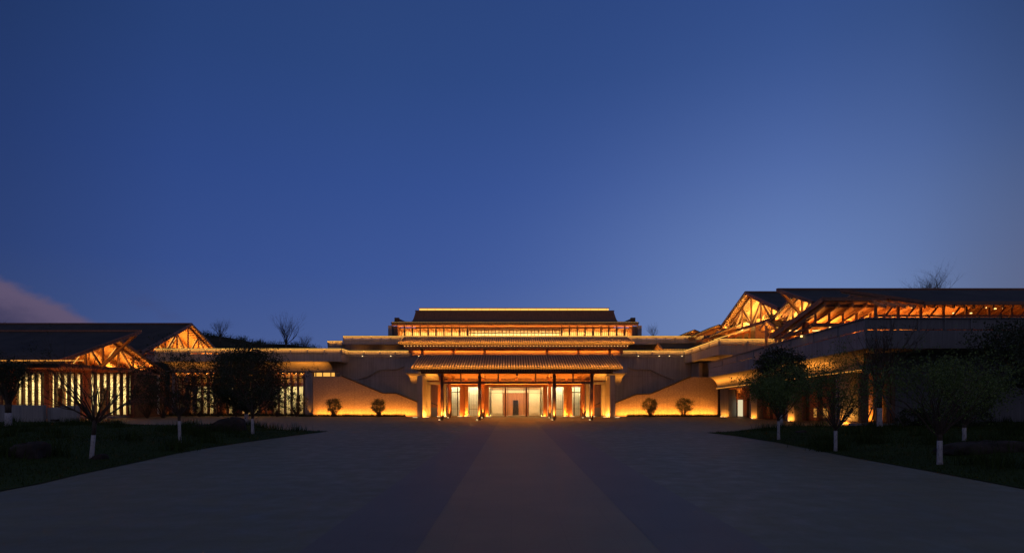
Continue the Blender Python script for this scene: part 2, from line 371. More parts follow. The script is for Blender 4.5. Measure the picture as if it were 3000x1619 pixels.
def lawn(outline, name, seed, hmax, back=None):
    """outline: list of (px,py) ground points; soft mound inside"""
    pts = [(X(px, gy(py)), gy(py)) for px, py in outline]
    n = len(pts)
    def inside(x, y):
        c = False; j = n - 1
        for i in range(n):
            xi, yi = pts[i]; xj, yj = pts[j]
            if (yi > y) != (yj > y) and x < (xj - xi) * (y - yi) / (yj - yi) + xi: c = not c
            j = i
        return c
    def dist(x, y):
        best = 1e9
        for i in range(n):
            x1, y1 = pts[i]; x2, y2 = pts[(i + 1) % n]; ddx, ddy = x2 - x1, y2 - y1
            t = max(0, min(1, ((x - x1) * ddx + (y - y1) * ddy) / (ddx * ddx + ddy * ddy + 1e-9)))
            best = min(best, math.hypot(x - x1 - t * ddx, y - y1 - t * ddy))
        return best
    def h(x, y):
        if not inside(x, y): return 0.0
        d = dist(x, y); e = min(1, d / 4.0); e = e * e * (3 - 2 * e)
        return .03 + hmax * e * (.65 + .35 * math.sin(x * .31 + seed) * math.cos(y * .23 + seed))
    return pts, inside, dist, h
def build_lawn(name, pts, inside, dist, h, label_kind='structure'):
    import mathutils.geometry as mg
    from mathutils.geometry import delaunay_2d_cdt
    V = [Vector(p) for p in pts]; dense = []
    n = len(pts)
    for i in range(n):
        a, b = V[i], V[(i + 1) % n]; k_ = max(1, int((b - a).length / 1.0))
        for j in range(k_): dense.append(a.lerp(b, j / k_))
    inner = []
    x0 = min(p.x for p in dense); x1 = max(p.x for p in dense); y0 = min(p.y for p in dense); y1 = max(p.y for p in dense)
    y = y0
    while y < y1:
        x = x0
        while x < x1:
            if inside(x, y) and dist(x, y) > .5: inner.append(Vector((x, y)))
            x += 1.1
        y += 1.1
    nd = len(dense)
    r = delaunay_2d_cdt(dense + inner, [(i, (i + 1) % nd) for i in range(nd)], [list(range(nd))], 1, 1e-4)
    m = MB(); vs2 = [(p.x, p.y, .02 if dist(p.x, p.y) < .05 else h(p.x, p.y)) for p in r[0]]
    m.add(vs2, [tuple(f) for f in r[2]])
    return tag(m.build(name, 'lawn', smooth=True), kind='structure')
LL = [(963, 1263), (796, 1259), (757, 1246), (720, 1242), (620, 1246), (524, 1250), (430, 1246), (310, 1243), (0, 1243), (-500, 1244), (-900, 1300), (-700, 1560), (-300, 1500), (0, 1439), (120, 1416), (233, 1389), (427, 1348), (516, 1328), (620, 1310), (718, 1295), (850, 1277)]
RL = [(2070, 1267), (2163, 1278), (2276, 1296), (2380, 1316), (2500, 1340), (2725, 1380), (3000, 1432), (3300, 1490), (3700, 1540), (3900, 1300), (3400, 1247), (2900, 1244), (2650, 1246), (2500, 1247), (2330, 1253), (2251, 1253), (2201, 1257), (2140, 1264)]
lawnL = lawn(LL, 'lawn', 1.0, .42); lawnR = lawn(RL, 'lawn', 2.2, .38)
build_lawn('lawn', *lawnL); build_lawn('lawn', *lawnR)
def hL(x, y): return lawnL[3](x, y)
def hR(x, y): return lawnR[3](x, y)

# ================================================================== generic building pieces
def ribbed_slope(x0, x1, ye, ze, yt, zt, sp=.27, r=.075, th=.14):
    b_ = MB(); b_.hexa([(x0, ye, ze - th), (x1, ye, ze - th), (x1, yt, zt - th), (x0, yt, zt - th), (x0, ye, ze), (x1, ye, ze), (x1, yt, zt), (x0, yt, zt)]); b_.build('tile_bed', 'slate', hall); m = MB()
    n = int((x1 - x0) / sp)
    for i in range(n + 1):
        x = x0 + (x1 - x0) * i / n
        m.tube([(x, ye - .05, ze + .035), (x, yt, zt + .035)], [r, r], 6)
    return m
def parapet(parent, a, b, ztop, led_on=True, h=.62, gap=.10, fascia=1.0, spacing=2.05, mat_p='ribbed_concrete', side=-1, power=3.0, zt2=None, posts=True, mat_f='concrete', ks=1.0):
    """parapet from a to b (x,y): upper panel, posts, shadow gap, fascia below; led under the coping"""
    a3 = Vector((a[0], a[1], 0)); b3 = Vector((b[0], b[1], 0)); d = (b3 - a3); L = d.length; d.normalize()
    nrm = Vector((d.y, -d.x, 0)) * (1 if side < 0 else -1)       # outward
    zt2 = ztop if zt2 is None else zt2
    za, zb = Vector((0, 0, ztop)), Vector((0, 0, zt2))
    def P(t, out, dz): return a3.lerp(b3, t) + nrm * out + za.lerp(zb, t) + Vector((0, 0, dz * (1 + (ks - 1) * t)))
    def quadbox(t0, t1, o0, o1, z0, z1, m):
        m.hexa([P(t0, o1, z0), P(t1, o1, z0), P(t1, o0, z0), P(t0, o0, z0), P(t0, o1, z1), P(t1, o1, z1), P(t1, o0, z1), P(t0, o0, z1)])
    m = MB(); quadbox(0, 1, -.16, -.02, -h, -.05, m); m.build('parapet_panel', mat_p, parent)
    m = MB(); quadbox(0, 1, -.20, .13, -.05, 0, m); m.build('coping', 'dark_metal' if led_on else 'concrete', parent)
    if posts:
        m = MB(); n = max(1, round(L / spacing))
        for i in range(n + 1):
            t = min(1 - .07 / L, max(.07 / L, i / n)); w = .07 / L; quadbox(t - w, t + w, -.14, .06, -h - gap, -.052, m)
        m.build('parapet_posts', mat_f, parent)
    m = MB(); quadbox(0, 1, -.5, 0, -h - gap - fascia, -h - gap, m); m.build('fascia', mat_f, parent)
    if led_on:
        m = MB(); quadbox(.001, .999, .03, .10, -.10, -.052, m); m.build('light_strip', 'led', parent)
        A, B = P(.001, .085, -.11), P(.999, .085, -.11)
        area('parapet_light', A, B, -nrm * .5 + Vector((0, 0, -1)), .03, power * L, (1.0, .38, .05), parent, 95)
def cove(m, o0, o1, i0, i1, zo0, zo1, zi0, zi1, nu=24, nv=10, t_end=0):
    """cavetto soffit between outer edge o0-o1 and inner edge i0-i1 (x,y)"""
    def fn(u, v):
        t = v * math.pi / 2; si, co = math.sin(t), math.cos(t)
        ox, oy = o0[0] + (o1[0] - o0[0]) * u, o0[1] + (o1[1] - o0[1]) * u
        ix, iy = i0[0] + (i1[0] - i0[0]) * u, i0[1] + (i1[1] - i0[1]) * u
        zo = zo0 + (zo1 - zo0) * u; zi = zi0 + (zi1 - zi0) * u
        return (ox + (ix - ox) * si, oy + (iy - oy) * si, zi + (zo - zi) * co)
    return m.grid(fn, nu, nv)

AX = 0.62      # the axis of the central hall
# ================================================================== CENTRAL HALL
hall = thing('museum_hall', 'central timber hall with three stacked tiled roofs and glowing columned entrance', 'building', (AX, 60, 0))
def hb(x0, x1, y0, y1, z0, z1, nm, m, par=None): MB().box(AX + x0, AX + x1, y0, y1, z0, z1).build(nm, m, par or hall)
# -- porch roof
m = ribbed_slope(AX - 10.6, AX + 10.6, 58.5, 5.32, 64.1, 7.0)
for i in range(101):
    if i > 78: break
    x = AX - 10.6 + 21.2 * i / 78; m.tube([(x, 58.40, 5.27), (x, 58.50, 5.28)], [.078, .078], 8)
porch_roof = m.build('porch_roof', 'roof_tile', hall)
m = MB()
for i in range(85):
    x = AX - 10.3 + 20.6 * i / 84; m.bar((x, 58.75, 5.06), (x, 64.0, 6.62), .10, .14)
m.build('rafters', 'timber', porch_roof)
hb(-9.95, 9.95, 60.15, 60.5, 4.83, 5.30, 'eave_beam', 'beam_timber')
hb(-10.1, 10.1, 58.9, 59.0, 4.98, 5.08, 'eave_board', 'dark_timber')
m = MB().box(AX - 10.4, AX + 10.4, 64.1, 64.6, 6.6, 7.06); m.build('ridge_flashing', 'dark_metal', hall)
CXs = (-7.77, -3.885, 3.885, 7.77)
for x in CXs:                                                    # front row
    m = MB().cyl(AX + x, 60.3, .12, 4.62, .17, 20); c = m.build('column', 'dark_timber', hall, True)
    m = MB().cyl(AX + x, 60.3, .004, .12, .13, 16); m.build('base', 'dark_metal', c, True)
    m = MB().cyl(AX + x, 60.3, 4.62, 4.83, .10, 12); m.cyl(AX + x, 60.3, 4.58, 4.64, .20, 16); m.build('capital', 'dark_timber', c)
for x in (-5.83, -1.94, 1.94, 5.83): hb(x - .07, x + .07, 60.23, 60.37, 4.0, 4.83, 'hanging_post', 'dark_timber')
hb(-7.6, 7.6, 60.2, 60.4, 3.77, 4.0, 'tie_beam', 'dark_timber')
for x in CXs:                                                    # second row
    m = MB().cyl(AX + x, 67.4, .12, 4.4, .19, 20); c = m.build('column', 'red_timber', hall, True)
    m = MB().cyl(AX + x, 67.4, .004, .12, .14, 16); m.build('base', 'dark_metal', c, True)
    m = MB().tube([(AX + x, 67.0, 4.42), (AX + x, 67.8, 4.42)], [.21, .21], 16); m.build('capital', 'red_timber', c)
hb(-8.6, 8.6, 67.5, 67.75, 4.36, 4.62, 'inner_beam', 'dark_timber')
for x in (-5.83, -1.94, 0, 1.94, 5.83): hb(x - .16, x + .16, 67.3, 67.55, 4.2, 4.6, 'bracket_block', 'red_timber')
m = MB()
for x in (-7.77, -3.885, 0, 3.885, 7.77): m.box(AX + x - .13, AX + x + .13, 60.5, 73, 4.62, 4.95)
m.build('cross_beams', 'timber', hall)
# porch ceiling of boards
m = MB().slab([(AX - 9.6, 60.6, 5.28), (AX + 9.6, 60.6, 5.28), (AX + 9.6, 73.2, 5.6), (AX - 9.6, 73.2, 5.6)], .06); m.build('porch_ceiling', 'timber_boards', hall)
# facade wall (Y 73.2): boards above the doors, red head beam
hb(-8.9, 8.9, 73.2, 73.4, 4.32, 5.62, 'wall_boards', 'timber_boards')
hb(-8.9, 8.9, 73.0, 73.3, 3.74, 4.06, 'head_beam', 'red_timber')
hb(-8.9, 8.9, 73.12, 73.35, 4.063, 4.317, 'light_cove', 'timber_boards')
hb(-8.6, 8.6, 73.00, 73.05, 4.20, 4.27, 'light_strip', 'led')
area('facade_light', (AX - 8.6, 72.9, 4.1), (AX + 8.6, 72.9, 4.1), (0, .6, 1), .08, 330, AMBER, hall)
FW = 73.2
def fx(px): return X(px, FW) - AX
# solid piers, built for the left half and mirrored
def mirrored(x0, x1, y0, y1, z0, z1, nm, m):
    for s in (-1, 1): hb(min(s * x0, s * x1), max(s * x0, s * x1), y0, y1, z0, z1, nm, m)
AXP = CX + AX * F / FW          # pixel of the axis at the facade
def q(px): return (AXP - px) * FW / F     # half coordinate from the left-half pixel
mirrored(q(1310), q(1301), 71.9, 73.2, 0, 4.3, 'pier', 'concrete')
mirrored(q(1322), q(1311), 73.0, 73.3, 0, 3.74, 'wall_panel', 'veneer')
mirrored(q(1363), q(1349), 72.2, 73.4, 0, 3.74, 'pier', 'veneer')
mirrored(q(1372), q(1363.5), 72.8, 73.4, 0, 3.74, 'lit_reveal', 'timber_boards')
mirrored(q(1431), q(1420), 72.2, 73.4, 0, 3.74, 'pier', 'veneer')
# doors and glazing
def window(x0, x1, z0, z1, y, mullions=(), transoms=(), fw=.05, nm='window', fm='bronze_frame', par=None):
    par = par or hall
    m = MB(); m.box(x0, x1, y - .05, y + .05, z0, z0 + fw); m.box(x0, x1, y - .05, y + .05, z1 - fw, z1)
    m.box(x0, x0 + fw, y - .048, y + .048, z0 + fw, z1 - fw); m.box(x1 - fw, x1, y - .048, y + .048, z0 + fw, z1 - fw)
    for mx_, w in mullions: m.box(mx_ - w / 2, mx_ + w / 2, y - .045, y + .045, z0 + fw, z1 - fw)
    for tz, w in transoms: m.box(x0 + fw, x1 - fw, y - .042, y + .042, tz - w / 2, tz + w / 2)
    f = m.build(nm, fm, par)
    MB().box(x0 + fw, x1 - fw, y - .006, y + .006, z0 + fw, z1 - fw).build('pane', 'glass', f); return f
for s in (-1, 1):
    a, b = sorted((AX + s * q(1322), AX + s * q(1349))); mm = AX + s * q(1340.5)
    window(a, b, .06, 3.72, 73.25, [(mm, .11)], [(3.05, .10), (1.62, .02), (.98, .03)], nm='door')
    a, b = sorted((AX + s * q(1374), AX + s * q(1405))); window(a, b, .06, 3.72, 73.25, [], [(.95, .05)])
# central vestibule glazing
a0, a1 = AX - q(1433), AX + q(1433)
window(a0, a1, .06, 3.72, 73.0, [(AX + t, .06) for t in (-1.62, -1.02, 1.02, 1.62)], [(2.95, .03)], nm='entrance_glazing')
for t in (-1.32, 1.32): hb(t - .11, t + .11, 72.7, 72.95, 0, 3.74, 'door_post', 'dark_timber')
for t in (-.34, .34):
    m = MB(); m.cyl(AX + t, 75.9, 1.0, 2.1, .025, 8); [m.box(AX + t - .02, AX + t + .02, 75.9, 76.0, z, z + .04) for z in (1.1, 1.95)]; m.build('door_handle', 'kerb_stone', hall, True)
# lobby interior
lob = MB().box(a0 - 5.5, a1 + 5.5, 73.4, 81, .004, .06).build('lobby_floor', 'cream_wall', hall)
hb(-9, 9, 73.4, 81, 4.2, 4.32, 'lobby_ceiling', 'cream_wall'); hb(-9, 9, 81, 81.2, 0, 4.3, 'lobby_rear_wall', 'cream_wall')
hb(q(1433), q(1433) + .12, 73.4, 79, .06, 4.2, 'lobby_partition', 'cream_wall'); hb(-q(1433) - .12, -q(1433), 73.4, 79, .06, 4.2, 'lobby_partition', 'cream_wall')
for s in (-1, 1):
    x0, x1 = sorted((s * q(1440), s * q(1471))); hb(x0 , x1, 75.6, 75.7, .35, 3.0, 'display_wall', 'cream_wall')
    x0, x1 = sorted((s * q(1471.3), s * .38)); hb(x0, x1, 76.0, 76.2, .06, 3.0, 'wood_wall', 'veneer')
    x0, x1 = sorted((s * q(1437), s * q(1471.5))); hb(x0, x1, 75.72, 75.9, .06, 3.35, 'back_wall', 'cream_wall')
hb(-.38, .38, 76.0, 76.2, 2.05, 3.0, 'wood_wall', 'veneer')
hb(-.38, .38, 76.25, 76.3, .06, 2.05, 'inner_door', 'dark_metal')
hb(-q(1437), q(1437), 76.0, 76.3, 3.003, 3.35, 'ceiling_bulkhead', 'cream_wall')
m = MB(); [m.box(a0 + .1, a1 - .1, 74.0 + .55 * i, 74.1 + .55 * i, 3.5, 3.62) for i in range(4)]; m.build('ceiling_baffles', 'timber', hall)
for s in (-1, 1):   # side rooms with curtains
    x0, x1 = sorted((s * (q(1433) + .2), s * 9.0)); hb(x0, x1, 75.0, 75.08, .06, 4.2, 'curtain', 'curtain')
    panel('side_room_light', (AX + s * 5.8, 74.2, 4.15), 6.0, .5, (0, .45, -1), 300, (1, .86, .52), hall)
panel('lobby_light', (AX, 74.6, 4.1), 6.4, 1.6, (0, .4, -1), 760, (1, .72, .36), hall)
# concrete end pillars and flanks
for s in (-1, 1):
    x0, x1 = sorted((s * 11.08, s * 11.68)); hb(x0, x1, 68.5, 71.9, 0, 5.0, 'end_pillar', 'concrete')
    x0, x1 = sorted((s * 9.4, s * 11.07)); hb(x0, x1, 71.95, 72.3, 4.0, 4.3, 'flank_lintel', 'concrete')
    x0, x1 = sorted((s * 10.60, s * 11.07)); hb(x0, x1, 71.9, 72.4, 0, 3.998, 'flank_pier', 'concrete')
    x0, x1 = sorted((s * 9.3, s * 9.75)); hb(x0, x1, 72.31, 73.4, 0, 4.9, 'flank_pier', 'veneer')
    x0, x1 = sorted((s * 9.2, s * 11.5)); hb(x0, x1, 76.4, 76.6, 0, 5.2, 'alcove_wall', 'timber_boards' if False else 'veneer')
    m = MB(); m.bar((AX + s * 10.9, 74.5, 1.75), (AX + s * 9.8, 76.0, 1.15), .06, .08); m.build('stair_rail', 'dark_metal', hall)
    x0, x1 = sorted((s * 9.9, s * 10.9)); hb(x0, x1, 74.6, 75.2, 0, 1.1, 'stair_wall', 'concrete')
    # cavetto bracket under the flank slab
    x0, x1 = sorted((AX + s * 11.45, AX + s * 13.25))
    m = MB()
    def fnb(u, v, s=s):
        t_ = v * math.pi / 2; return (AX + s * (11.685 + (1.62 - .30 * math.sin(t_)) * u), 69.5 + 2.2 * math.sin(t_), 4.15 + 1.12 * math.cos(t_))
    m.grid(fnb, 6, 10); m.build('curved_bracket', 'concrete', hall, True)
    hb(s * 11.685, s * 13.35, 69.4, 77, 5.28, 6.5, 'flank_slab', 'concrete'); hb(s * 11.685, s * 13.1, 71.3, 72.0, 3.98, 4.12, 'bracket_ledge', 'concrete')
    area('bracket_light', (AX + s * 12.2, 70.9, 4.2), (AX + s * 13.1, 70.9, 4.2), (0, .1, 1), .08, 22, CONC, hall)
    m = MB()
    def fnc(u, v, s=s):
        t_ = v * math.pi / 2; return (AX + s * (11.07 - 1.5 * u), 70.2 + 1.7 * math.sin(t_), 4.5 + .76 * math.cos(t_))
    m.grid(fnc, 4, 8); m.build('curved_bracket', 'concrete', hall, True)
    area('bracket_light', (AX + s * 9.8, 71.0, 4.5), (AX + s * 11.0, 71.0, 4.5), (0, .1, 1), .08, 30, CONC, hall)
# eave light strips that graze the tiles
for (x0, x1, ye, ze, pw) in ((-10.5, 10.5, 58.30, 5.36, 95), (-14.1, 14.1, 69.82, 8.98, 130)):
    area('eave_light', (AX + x0, ye - .22, ze + .34), (AX + x1, ye - .22, ze + .34), (0, 1, -.1), .06, pw * (x1 - x0), (1, .34, .04), hall)
    m = MB(); [m.bar((AX + x0 + .1 + (x1 - x0 - .2) * i / 20, ye - .03, ze - .02), (AX + x0 + .1 + (x1 - x0 - .2) * i / 20, ye - .24, ze + .30), .025, .03) for i in range(21)]; m.build('lamp_brackets', 'dark_metal', hall)
    hb(x0, x1, ye - .06, ye - .01, ze - .06, ze + .05, 'gutter', 'dark_metal')
# -- second storey
m = ribbed_slope(AX - 14.2, AX + 14.2, 70.0, 8.91, 74.5, 10.12); r2 = m.build('middle_roof', 'roof_tile', hall)
m = MB()
for i in range(100):
    x = AX - 13.6 + 27.2 * i / 99; m.bar((x, 70.15, 8.70), (x, 74.0, 9.70), .10, .12)
m.build('rafters', 'timber', r2)
m = MB()
for i in range(70):
    x = AX - 13.5 + 27.0 * i / 69; m.tube([(x, 70.28, 8.62), (x, 70.36, 8.62)], [.045, .045], 8)
m.build('eave_lights', 'lamp_warm', r2)
hb(-13.6, 13.6, 70.5, 70.7, 8.35, 8.62, 'eave_beam', 'beam_timber')
hb(-13.9, 13.9, 75.2, 75.4, 8.1, 9.9, 'upper_wall', 'red_timber')
for x in (-11.655, -7.77, -3.885, 3.885, 7.77, 11.655):
    hb(x - .15, x + .15, 72.05, 72.35, 7.6, 9.15, 'upper_post', 'timber'); hb(x - .24, x + .24, 71.95, 72.45, 8.3, 8.42, 'bracket_block', 'dark_timber')
hb(-13.0, 13.05, 72.5, 72.6, 7.62, 8.24, 'balustrade', 'timber_boards'); hb(-13.0, 13.05, 72.45, 72.65, 8.243, 8.32, 'handrail', 'timber')
area('balustrade_light', (AX - 12.8, 72.35, 8.2), (AX + 12.8, 72.35, 8.2), (0, .5, -1), .05, 120, ORANGE, hall)
area('upper_eave_light', (AX - 13, 72.9, 8.35), (AX + 13, 72.9, 8.35), (0, -.25, 1), .08, 150, ORANGE, hall)
# glow in the porch roof space
panel('porch_uplight', (AX, 66.0, 4.66), 14.0, .3, (0, .25, 1), 800, AMBER, hall)
panel('porch_uplight', (AX, 61.6, 4.2), 14.0, .2, (0, .7, 1), 620, AMBER, hall)
# -- top hall
TY = 90.0; AT = .62
hb(-19.2, 19.2, TY + .2, TY + .35, 13.6, 13.95, 'top_eave_beam', 'timber')
m = MB(); prof = []
for i in range(9):
    t = i / 8; prof.append((91.4 + 5.3 * t, 14.25 + .60 * t + 2.03 * t * t))
top = [(y, z) for y, z in prof] + [(y, z - .2) for y, z in reversed(prof)]
m.prism_x(top, AX - 16.5, AX + 16.5); m.build('top_roof', 'brown_tile', hall)
m = MB().prism_x([(96.7, 16.88), (96.7, 13.5), (102, 13.5), (102, 14.3)], AX - 16.5, AX + 16.5); m.build('rear_roof', 'slate', hall)
m = ribbed_slope(AX - 19.2, AX + 19.2, TY, 13.98, TY + 1.6, 14.32, .24, .07, .16); r3 = m.build('top_eave', 'roof_tile', hall)
m = MB()
for i in range(160):
    x = AX - 19.0 + 38.0 * i / 159; m.tube([(x, TY - .09, 14.07), (x, TY - .03, 14.07)], [.042, .042], 6)
m.build('eave_lights', 'led_soft', r3)
m = MB()
for i in range(88):
    x = AX - 18.9 + 37.8 * i / 87; m.bar((x, TY + .1, 13.72), (x, TY + 1.5, 13.98), .14, .16)
m.build('rafters', 'timber', r3)
area('top_eave_light', (AX - 18.8, TY + .55, 13.45), (AX + 18.8, TY + .55, 13.45), (0, -.35, 1), .08, 520, AMBER, hall)
hb(-15.9, 15.7, 97.0, 97.2, 16.93, 17.30, 'ridge_lantern', 'led'); hb(-16.0, 15.8, 96.85, 97.3, 17.303, 17.39, 'ridge_cap', 'beam_timber')
m = MB(); [m.box(AX - 15.9 + i * 1.3 - .03, AX - 15.9 + i * 1.3 + .03, 96.96, 97.0, 16.95, 17.30) for i in range(25)]; m.build('ridge_mullions', 'led_orange', hall)
hb(-16.6, 16.6, 96.6, 96.95, 16.82, 16.94, 'ridge_beam', 'slate')
for s in (-1, 1):
    x0, x1 = sorted((s * 18.2, s * 18.9)); hb(x0, x1, TY + 1.0, TY + 1.6, 14.3, 14.95, 'end_block', 'slate')
    x0, x1 = sorted((s * 16.5, s * 18.1)); hb(x0, x1, TY + 1.6, TY + 1.9, 14.2, 14.42, 'end_parapet', 'roof_tile')
    m = MB(); m.prism_y([(AX + s * 17.3, 14.42), (AX + s * 18.2, 14.42), (AX + s * 18.2, 14.8)], TY + 1.1, TY + 1.5); m.build('end_ramp', 'slate', hall)
    x0, x1 = sorted((s * 18.4, s * 19.9)); hb(x0, x1, 92.0, 100, 10.5, 13.72, 'side_wall', 'concrete')
    x0, x1 = sorted((s * 19.3, s * 19.95)); hb(x0, x1, 91.3, 92.0, 10.5, 13.75, 'corner_wall', 'concrete')
# columns of the top storey
def tx(px): return X(px, TY + .4)
cols = [1185 + 23.1 * i for i in range(9)] + [1645 + 23.1 * i for i in range(9)]
for px in cols: MB().box(tx(px) - .11, tx(px) + .11, TY + .3, TY + .55, 10.8, 13.6).build('top_column', 'dark_timber', hall)
hb(-18.4, 18.4, TY + .6, TY + .8, 13.42, 13.62, 'lintel', 'beam_timber')
m = MB()
x = AX - 18.2
while x < AX + 18.2:
    if abs(x - AX) < 7.2: m.box(x - .06, x + .06, TY + 1.0, TY + 1.1, 10.8, 13.42); x += .56
    else: m.box(x - .03, x + .03, TY + 1.8, TY + 1.84, 10.8, 13.05); x += .33
for z, a_, b_ in ((12.45, -7.2, 7.2), (13.0, -7.2, 7.2)): m.box(AX + a_, AX + b_, TY + .98, TY + 1.12, z, z + .13)
m.build('lattice', 'dark_timber', hall)
hb(-18.4, 18.4, TY + 4.2, TY + 4.4, 10.5, 13.2, 'gallery_wall', 'cream_wall'); hb(-18.4, 18.4, TY + .85, TY + 4.2, 13.2, 13.3, 'gallery_ceiling', 'timber_boards')
m = MB(); [m.box(AX + x0 - .05, AX + x0 + .05, TY + .85, TY + 4.2, 13.0, 13.2) for x0 in [-18 + i * 1.22 for i in range(30)]]; m.build('gallery_beams', 'timber', hall)
for s in (-1, 1): panel('gallery_light', (AX + s * 12.6, TY + 2.4, 12.95), 11, .3, (0, .5, -1), 560, (1, .50, .12), hall); area('gallery_cove', (AX + s * 7.4, TY + 1.2, 10.9), (AX + s * 18.2, TY + 1.2, 10.9), (0, .6, 1), .15, 330, AMBER, hall)
panel('gallery_light', (AX, TY + 2.8, 12.95), 14, .4, (0, .5, -1), 900, (1, .56, .18), hall)
for s in (-1, 1):
    x0, x1 = sorted((s * 18.25, s * 18.4)); hb(x0, x1, TY + .6, TY + 4.4, 10.5, 13.6, 'gable_board', 'timber')

# ================================================================== CONCRETE PODIUM with lit terraces
pod = thing('terrace_podium', 'grey board marked concrete podium behind the stairs with lit terrace parapets', 'building', (0, 78, 0))
def pb(x0, x1, y0, y1, z0, z1, nm, m='concrete', par=None): MB().box(x0, x1, y0, y1, z0, z1).build(nm, m, par or pod)
ZT = 8.72
XL0 = X(1020, 78)
pb(X(950, 78), AX - 9, 78.0, 79, 0, 7.9, 'rear_wall'); pb(AX + 9, 25.2, 78.0, 79, 0, 8.0, 'rear_wall')
parapet(pod, (XL0, 77.9), (X(1205, 77.9), 77.9), ZT, fascia=.001 + .2)
parapet(pod, (X(1817, 77.9), 77.9), (X(2006, 77.9), 77.9), ZT, fascia=.2)
# proud stair wall layer with a stepped top, left and right
def PXY(lst, Y): return [(X(a, Y), Z(b, Y)) for a, b in lst]
MB().prism_y(PXY([(1030, 1112), (1052, 1110), (1082, 1100), (1112, 1083), (1166, 1081), (1190, 1070), (1224, 1070), (1224, 1215), (1030, 1215)][::-1], 76.9), 76.9, 77.9).build('upper_stair_wall', 'concrete', pod)
MB().prism_y(PXY([(1803, 1070), (1834, 1072), (1857, 1082), (1905, 1082), (1940, 1099), (1968, 1110), (2012, 1112), (2012, 1215), (1803, 1215)][::-1], 76.9), 76.9, 77.9).build('upper_stair_wall', 'concrete', pod)
for lst in ([(1052, 1110), (1082, 1100), (1112, 1083), (1166, 1081), (1190, 1070)], [(1834, 1072), (1857, 1082), (1905, 1082), (1940, 1099), (1968, 1110)]):
    c_ = PXY(lst, 76.85); m = MB(); [m.bar((a_[0], 76.85, a_[1]), (b_[0], 76.85, b_[1]), .3, .07) for a_, b_ in zip(c_[:-1], c_[1:])]; m.build('stair_coping', 'kerb_stone', pod)
# end wall between the left pavilion and rear wall
parapet(pod, (X(1000, 74.6), 74.6), (XL0, 77.9), ZT, fascia=1.0)
# third terrace
Y3 = 76.5; Z3 = Z(983, Y3)
Y3b = 82.0
Z3 = Z(983, Y3b)
parapet(pod, (X(1005, Y3b), Y3b), (X(2062, Y3b), Y3b), Z3, h=.42, gap=.04, fascia=.75, spacing=1.35, power=2.6)
pb(X(1005, 85), X(2062, 85), 85, 86, 7.5, Z(1000, 85), 'recessed_wall'); pb(X(1015, 84), X(2050, 84), Y3b + .5, 92, Z3 - .5, Z3 - .45, 'terrace_floor')
for px in (1050, 1130, 1960): spot('recess_light', (X(px, 83.4), 83.6, 8.3), (0, .5, 1), 60, CONC, 110, .9, .2, pod)
pb(X(960, 84), X(1004, 84), 84, 90, 7.5, Z(1006, 84), 'step_block'); parapet(pod, (X(960, 84), 83.9), (X(1004, 84), 83.9), Z(997.5, 83.9), h=.42, gap=.04, fascia=.2, spacing=1.35)
pb(-47, 40, 80, 98, 7.5, 7.6, 'terrace_floor')
# right return of terrace: diagonal towards camera, then away to the right
TA, TB = (X(2006, 77.9), 77.9), (X(2107, 62.4), 62.4)
parapet(pod, TA, TB, ZT - .02, fascia=1.0, spacing=3.6)
parapet(pod, TB, (31.5, 62.4), ZT - .02, fascia=1.05, spacing=2.9)
MB().slab([(TA[0] + .3, 77.9, 7.6), (TB[0] + .3, 62.9, 7.6), (45, 62.9, 7.6), (45, 80, 7.6)], .5).build('terrace_deck', 'concrete', pod)
m = MB(); cove(m, (TB[0] + .05, 62.45), (31, 62.45), (TB[0] + 1.1, 65.5), (31, 65.5), 6.95, 6.95, 5.9, 5.9); m.build('curved_soffit', 'concrete', pod, True)
area('soffit_light', (24.0, 64.7, 6.0), (28, 64.7, 6.0), (0, -.5, 1), .1, 70, CONC, pod)
pb(24.2, 24.6, 74.7, 77.8, 3.2, 6.9, 'side_wall'); pb(24.2, 30, 76.0, 76.3, 3.0, 6.9, 'cross_wall'); pb(25.5, 38, 67, 67.4, 6.0, 6.9, 'cross_wall')
m = MB(); [m.box(X(p, 77.8) - .05, X(p, 77.8) + .05, 77.72, 77.80, 7.92, 7.98) for p in (1062, 1145, 1227, 1870, 1931, 1961, 1998)]; m.build('terrace_spots', 'lamp_lens', pod)

# ================================================================== STONE STAIR WALLS
YS = 74.0
def stone_wall(poly, name_label, cope):
    p = PXY(poly, YS); t = thing('stone_wall', name_label, 'wall', (p[0][0], YS, 0))
    MB().prism_y(p[::-1], YS, YS + .6).build('wall_face', 'stone', t)
    c = PXY(cope, YS); m = MB()
    for (x0, z0), (x1, z1) in zip(c[:-1], c[1:]): m.bar((x0, YS + .25, z0 + .05), (x1, YS + .25, z1 + .05), .72, .10, (0, 0, 1))
    m.build('coping', 'dark_metal', t); return t
swl = stone_wall([(917, 1219), (917, 1102), (1002, 1102), (1121, 1152), (1160, 1152), (1226, 1179), (1226, 1219)], 'amber washed rough stone stair wall on the left, sloping down towards the entrance', [(1002, 1102), (1121, 1152), (1160, 1152), (1226, 1179)])
swr = stone_wall([(1799, 1219), (1799, 1182), (1865, 1155), (1904, 1155), (2023, 1104), (2112, 1104), (2112, 1219)], 'amber washed rough stone stair wall on the right, rising towards the ramp', [(1799, 1182), (1865, 1155), (1904, 1155), (2023, 1104)])
area('wall_washer', (X(920, 73.4), 73.50, .08), (X(1219, 73.4), 73.50, .08), (0, .42, 1), .10, 80 * 13, CONC, swl)
area('wall_washer', (X(1808, 73.4), 73.50, .08), (X(2102, 73.4), 73.50, .08), (0, .42, 1), .10, 88 * 13, CONC, swr)
MB().box(X(915, 76), X(983, 76), 75.4, 78, Z(1103, 76), Z(1088, 76)).build('clerestory_block', 'concrete', pod)
m = MB().box(X(919, 75.3), X(983, 75.3), 75.32, 75.38, Z(1101.5, 75.3), Z(1091, 75.3)); m.build('clerestory', 'led_soft', pod)
